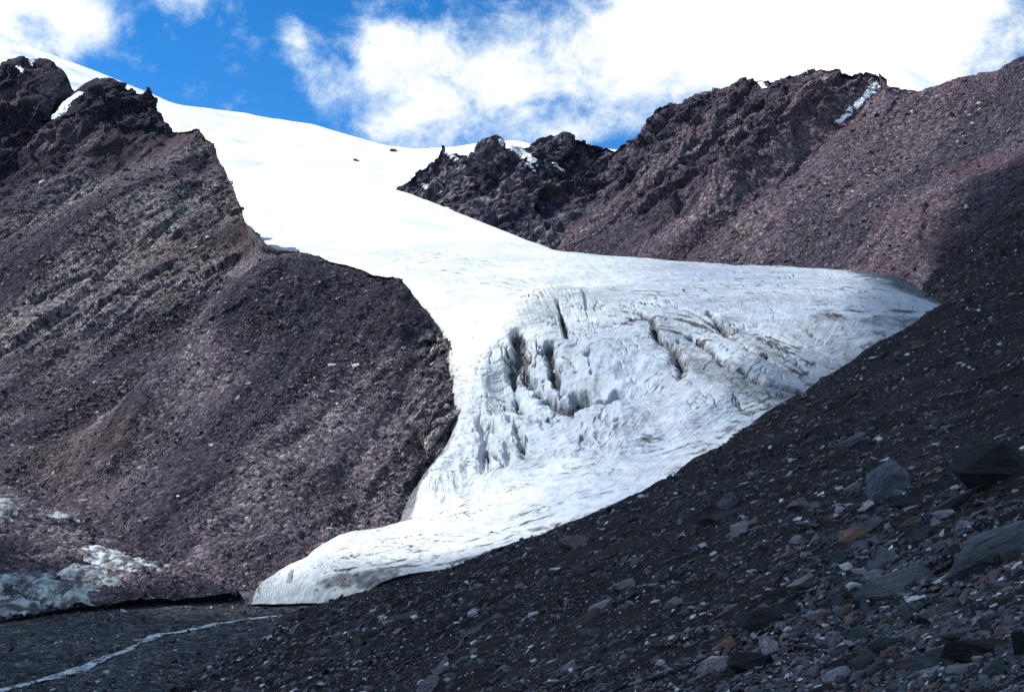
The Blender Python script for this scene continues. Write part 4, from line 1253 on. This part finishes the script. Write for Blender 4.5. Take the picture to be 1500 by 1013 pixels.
# ------------------------------------------------------------------ sky
world = bpy.data.worlds.new("World")
scene.world = world
world.use_nodes = True
t = NT(world.node_tree)
sky = t.n("ShaderNodeTexSky", sky_type="NISHITA", sun_disc=False, sun_elevation=SUN_EL, sun_rotation=SUN_AZ % (2 * math.pi), altitude=3800, air_density=1.0, dust_density=0.3, ozone_density=2.0)
skyc = t.n("ShaderNodeHueSaturation", {"Hue": 0.5, "Saturation": 1.36, "Value": 1.0, "Fac": 1.0, "Color": sky.outputs[0]}).outputs[0]
d = t.n("ShaderNodeTexCoord").outputs["Generated"]
warp = t.n("ShaderNodeTexNoise", {"Vector": d, "Scale": 5.0, "Detail": 5.0, "Roughness": 0.6})
dw = t.n("ShaderNodeVectorMath", {0: d, 1: t.n("ShaderNodeVectorMath", {0: t.n("ShaderNodeVectorMath", {0: warp.outputs["Color"], 1: (0.5, 0.5, 0.5)}, operation="SUBTRACT").outputs[0], 1: (0.10, 0.10, 0.10)}, operation="MULTIPLY").outputs[0]}, operation="ADD").outputs[0]
blobs = [  # bearing, elevation, radius, weight : cloud masses in the sky
    (40, 10, 100, 1.1), (110, 45, 55, 0.75), (190, 116, 34, 0.6), (-120, 20, 160, 1.2),
    (265, 3, 45, 0.7), (340, 50, 34, 0.55), (560, 45, 60, 0.35), (520, 110, 50, 0.35), (350, 120, 60, 0.2), (760, 25, 70, 0.35), (405, 40, 36, 0.7), (430, 70, 42, 0.8), (465, 110, 40, 0.7), (485, 150, 36, 0.6),
    (525, 20, 50, 0.6), (560, 70, 55, 0.55), (600, 120, 75, 0.7), (640, 30, 60, 0.65), (545, 180, 55, 0.7), (690, 120, 95, 0.85), (620, 190, 70, 0.8), (760, 90, 80, 0.7), (830, 130, 80, 0.6),
    (740, 190, 60, 0.4), (820, 200, 45, 0.3), (960, 30, 120, 1.1), (930, 110, 90, 0.8), (1080, 60, 150, 1.5), (1220, 40, 160, 1.5), (1330, 60, 130, 1.1), (1430, 30, 100, 0.45), (1460, 120, 100, 0.3), (1600, 60, 100, 0.4),
]
acc = None
for bx, by, br, bw in blobs:
    v = at(bx, by, 1.0); v = v / np.linalg.norm(v)
    dist = t.n("ShaderNodeVectorMath", {0: dw, 1: tuple(v)}, operation="DISTANCE").outputs["Value"]
    g = t.rng(dist, 0.0, br * 1.45 / F, bw, 0.0)
    acc = g if acc is None else t.math("ADD", acc, g)
wisp = t.noise(t.mapping(d, (1, 1, 1.3)), 11.0, 12, 0.66, 0.25)
wisp2 = t.noise(d, 46.0, 8, 0.7, 0.2)
dens_ = t.math("ADD", acc, t.math("ADD", t.math("MULTIPLY", t.math("SUBTRACT", wisp, 0.5), 4.2), t.math("MULTIPLY", t.math("SUBTRACT", wisp2, 0.5), 1.1)))
yv = t.n("ShaderNodeSeparateXYZ", {0: d}).outputs
away = t.rng(yv[1], 0.80, 0.55)
elsewhere = t.math("MULTIPLY", t.rng(t.noise(d, 2.6, 7, 0.6), 0.40, 0.56), 0.85)
mask = t.rng(dens_, 0.10, 1.65)
mask = t.math("MAXIMUM", mask, t.math("MULTIPLY", elsewhere, away))
bsky = t.n("ShaderNodeBackground", {"Color": skyc, "Strength": 0.15})
ccol = t.mix(t.rng(dens_, 0.5, 1.6), (0.56, 0.70, 0.82), (0.745, 0.775, 0.775))
bcl = t.n("ShaderNodeBackground", {"Color": ccol, "Strength": 1.0})
mx = t.n("ShaderNodeMixShader", {0: mask, 1: bsky.outputs[0], 2: bcl.outputs[0]})
t.n("ShaderNodeOutputWorld", {0: mx.outputs[0]})

# ------------------------------------------------------------------ render settings
vs = scene.view_settings
vs.view_transform = "Standard"
vs.look = "None"
vs.exposure = 0.45
vs.gamma = 1.0
scene.cycles.max_bounces = 4
scene.cycles.diffuse_bounces = 3
scene.cycles.volume_bounces = 1
scene.cycles.transparent_max_bounces = 8
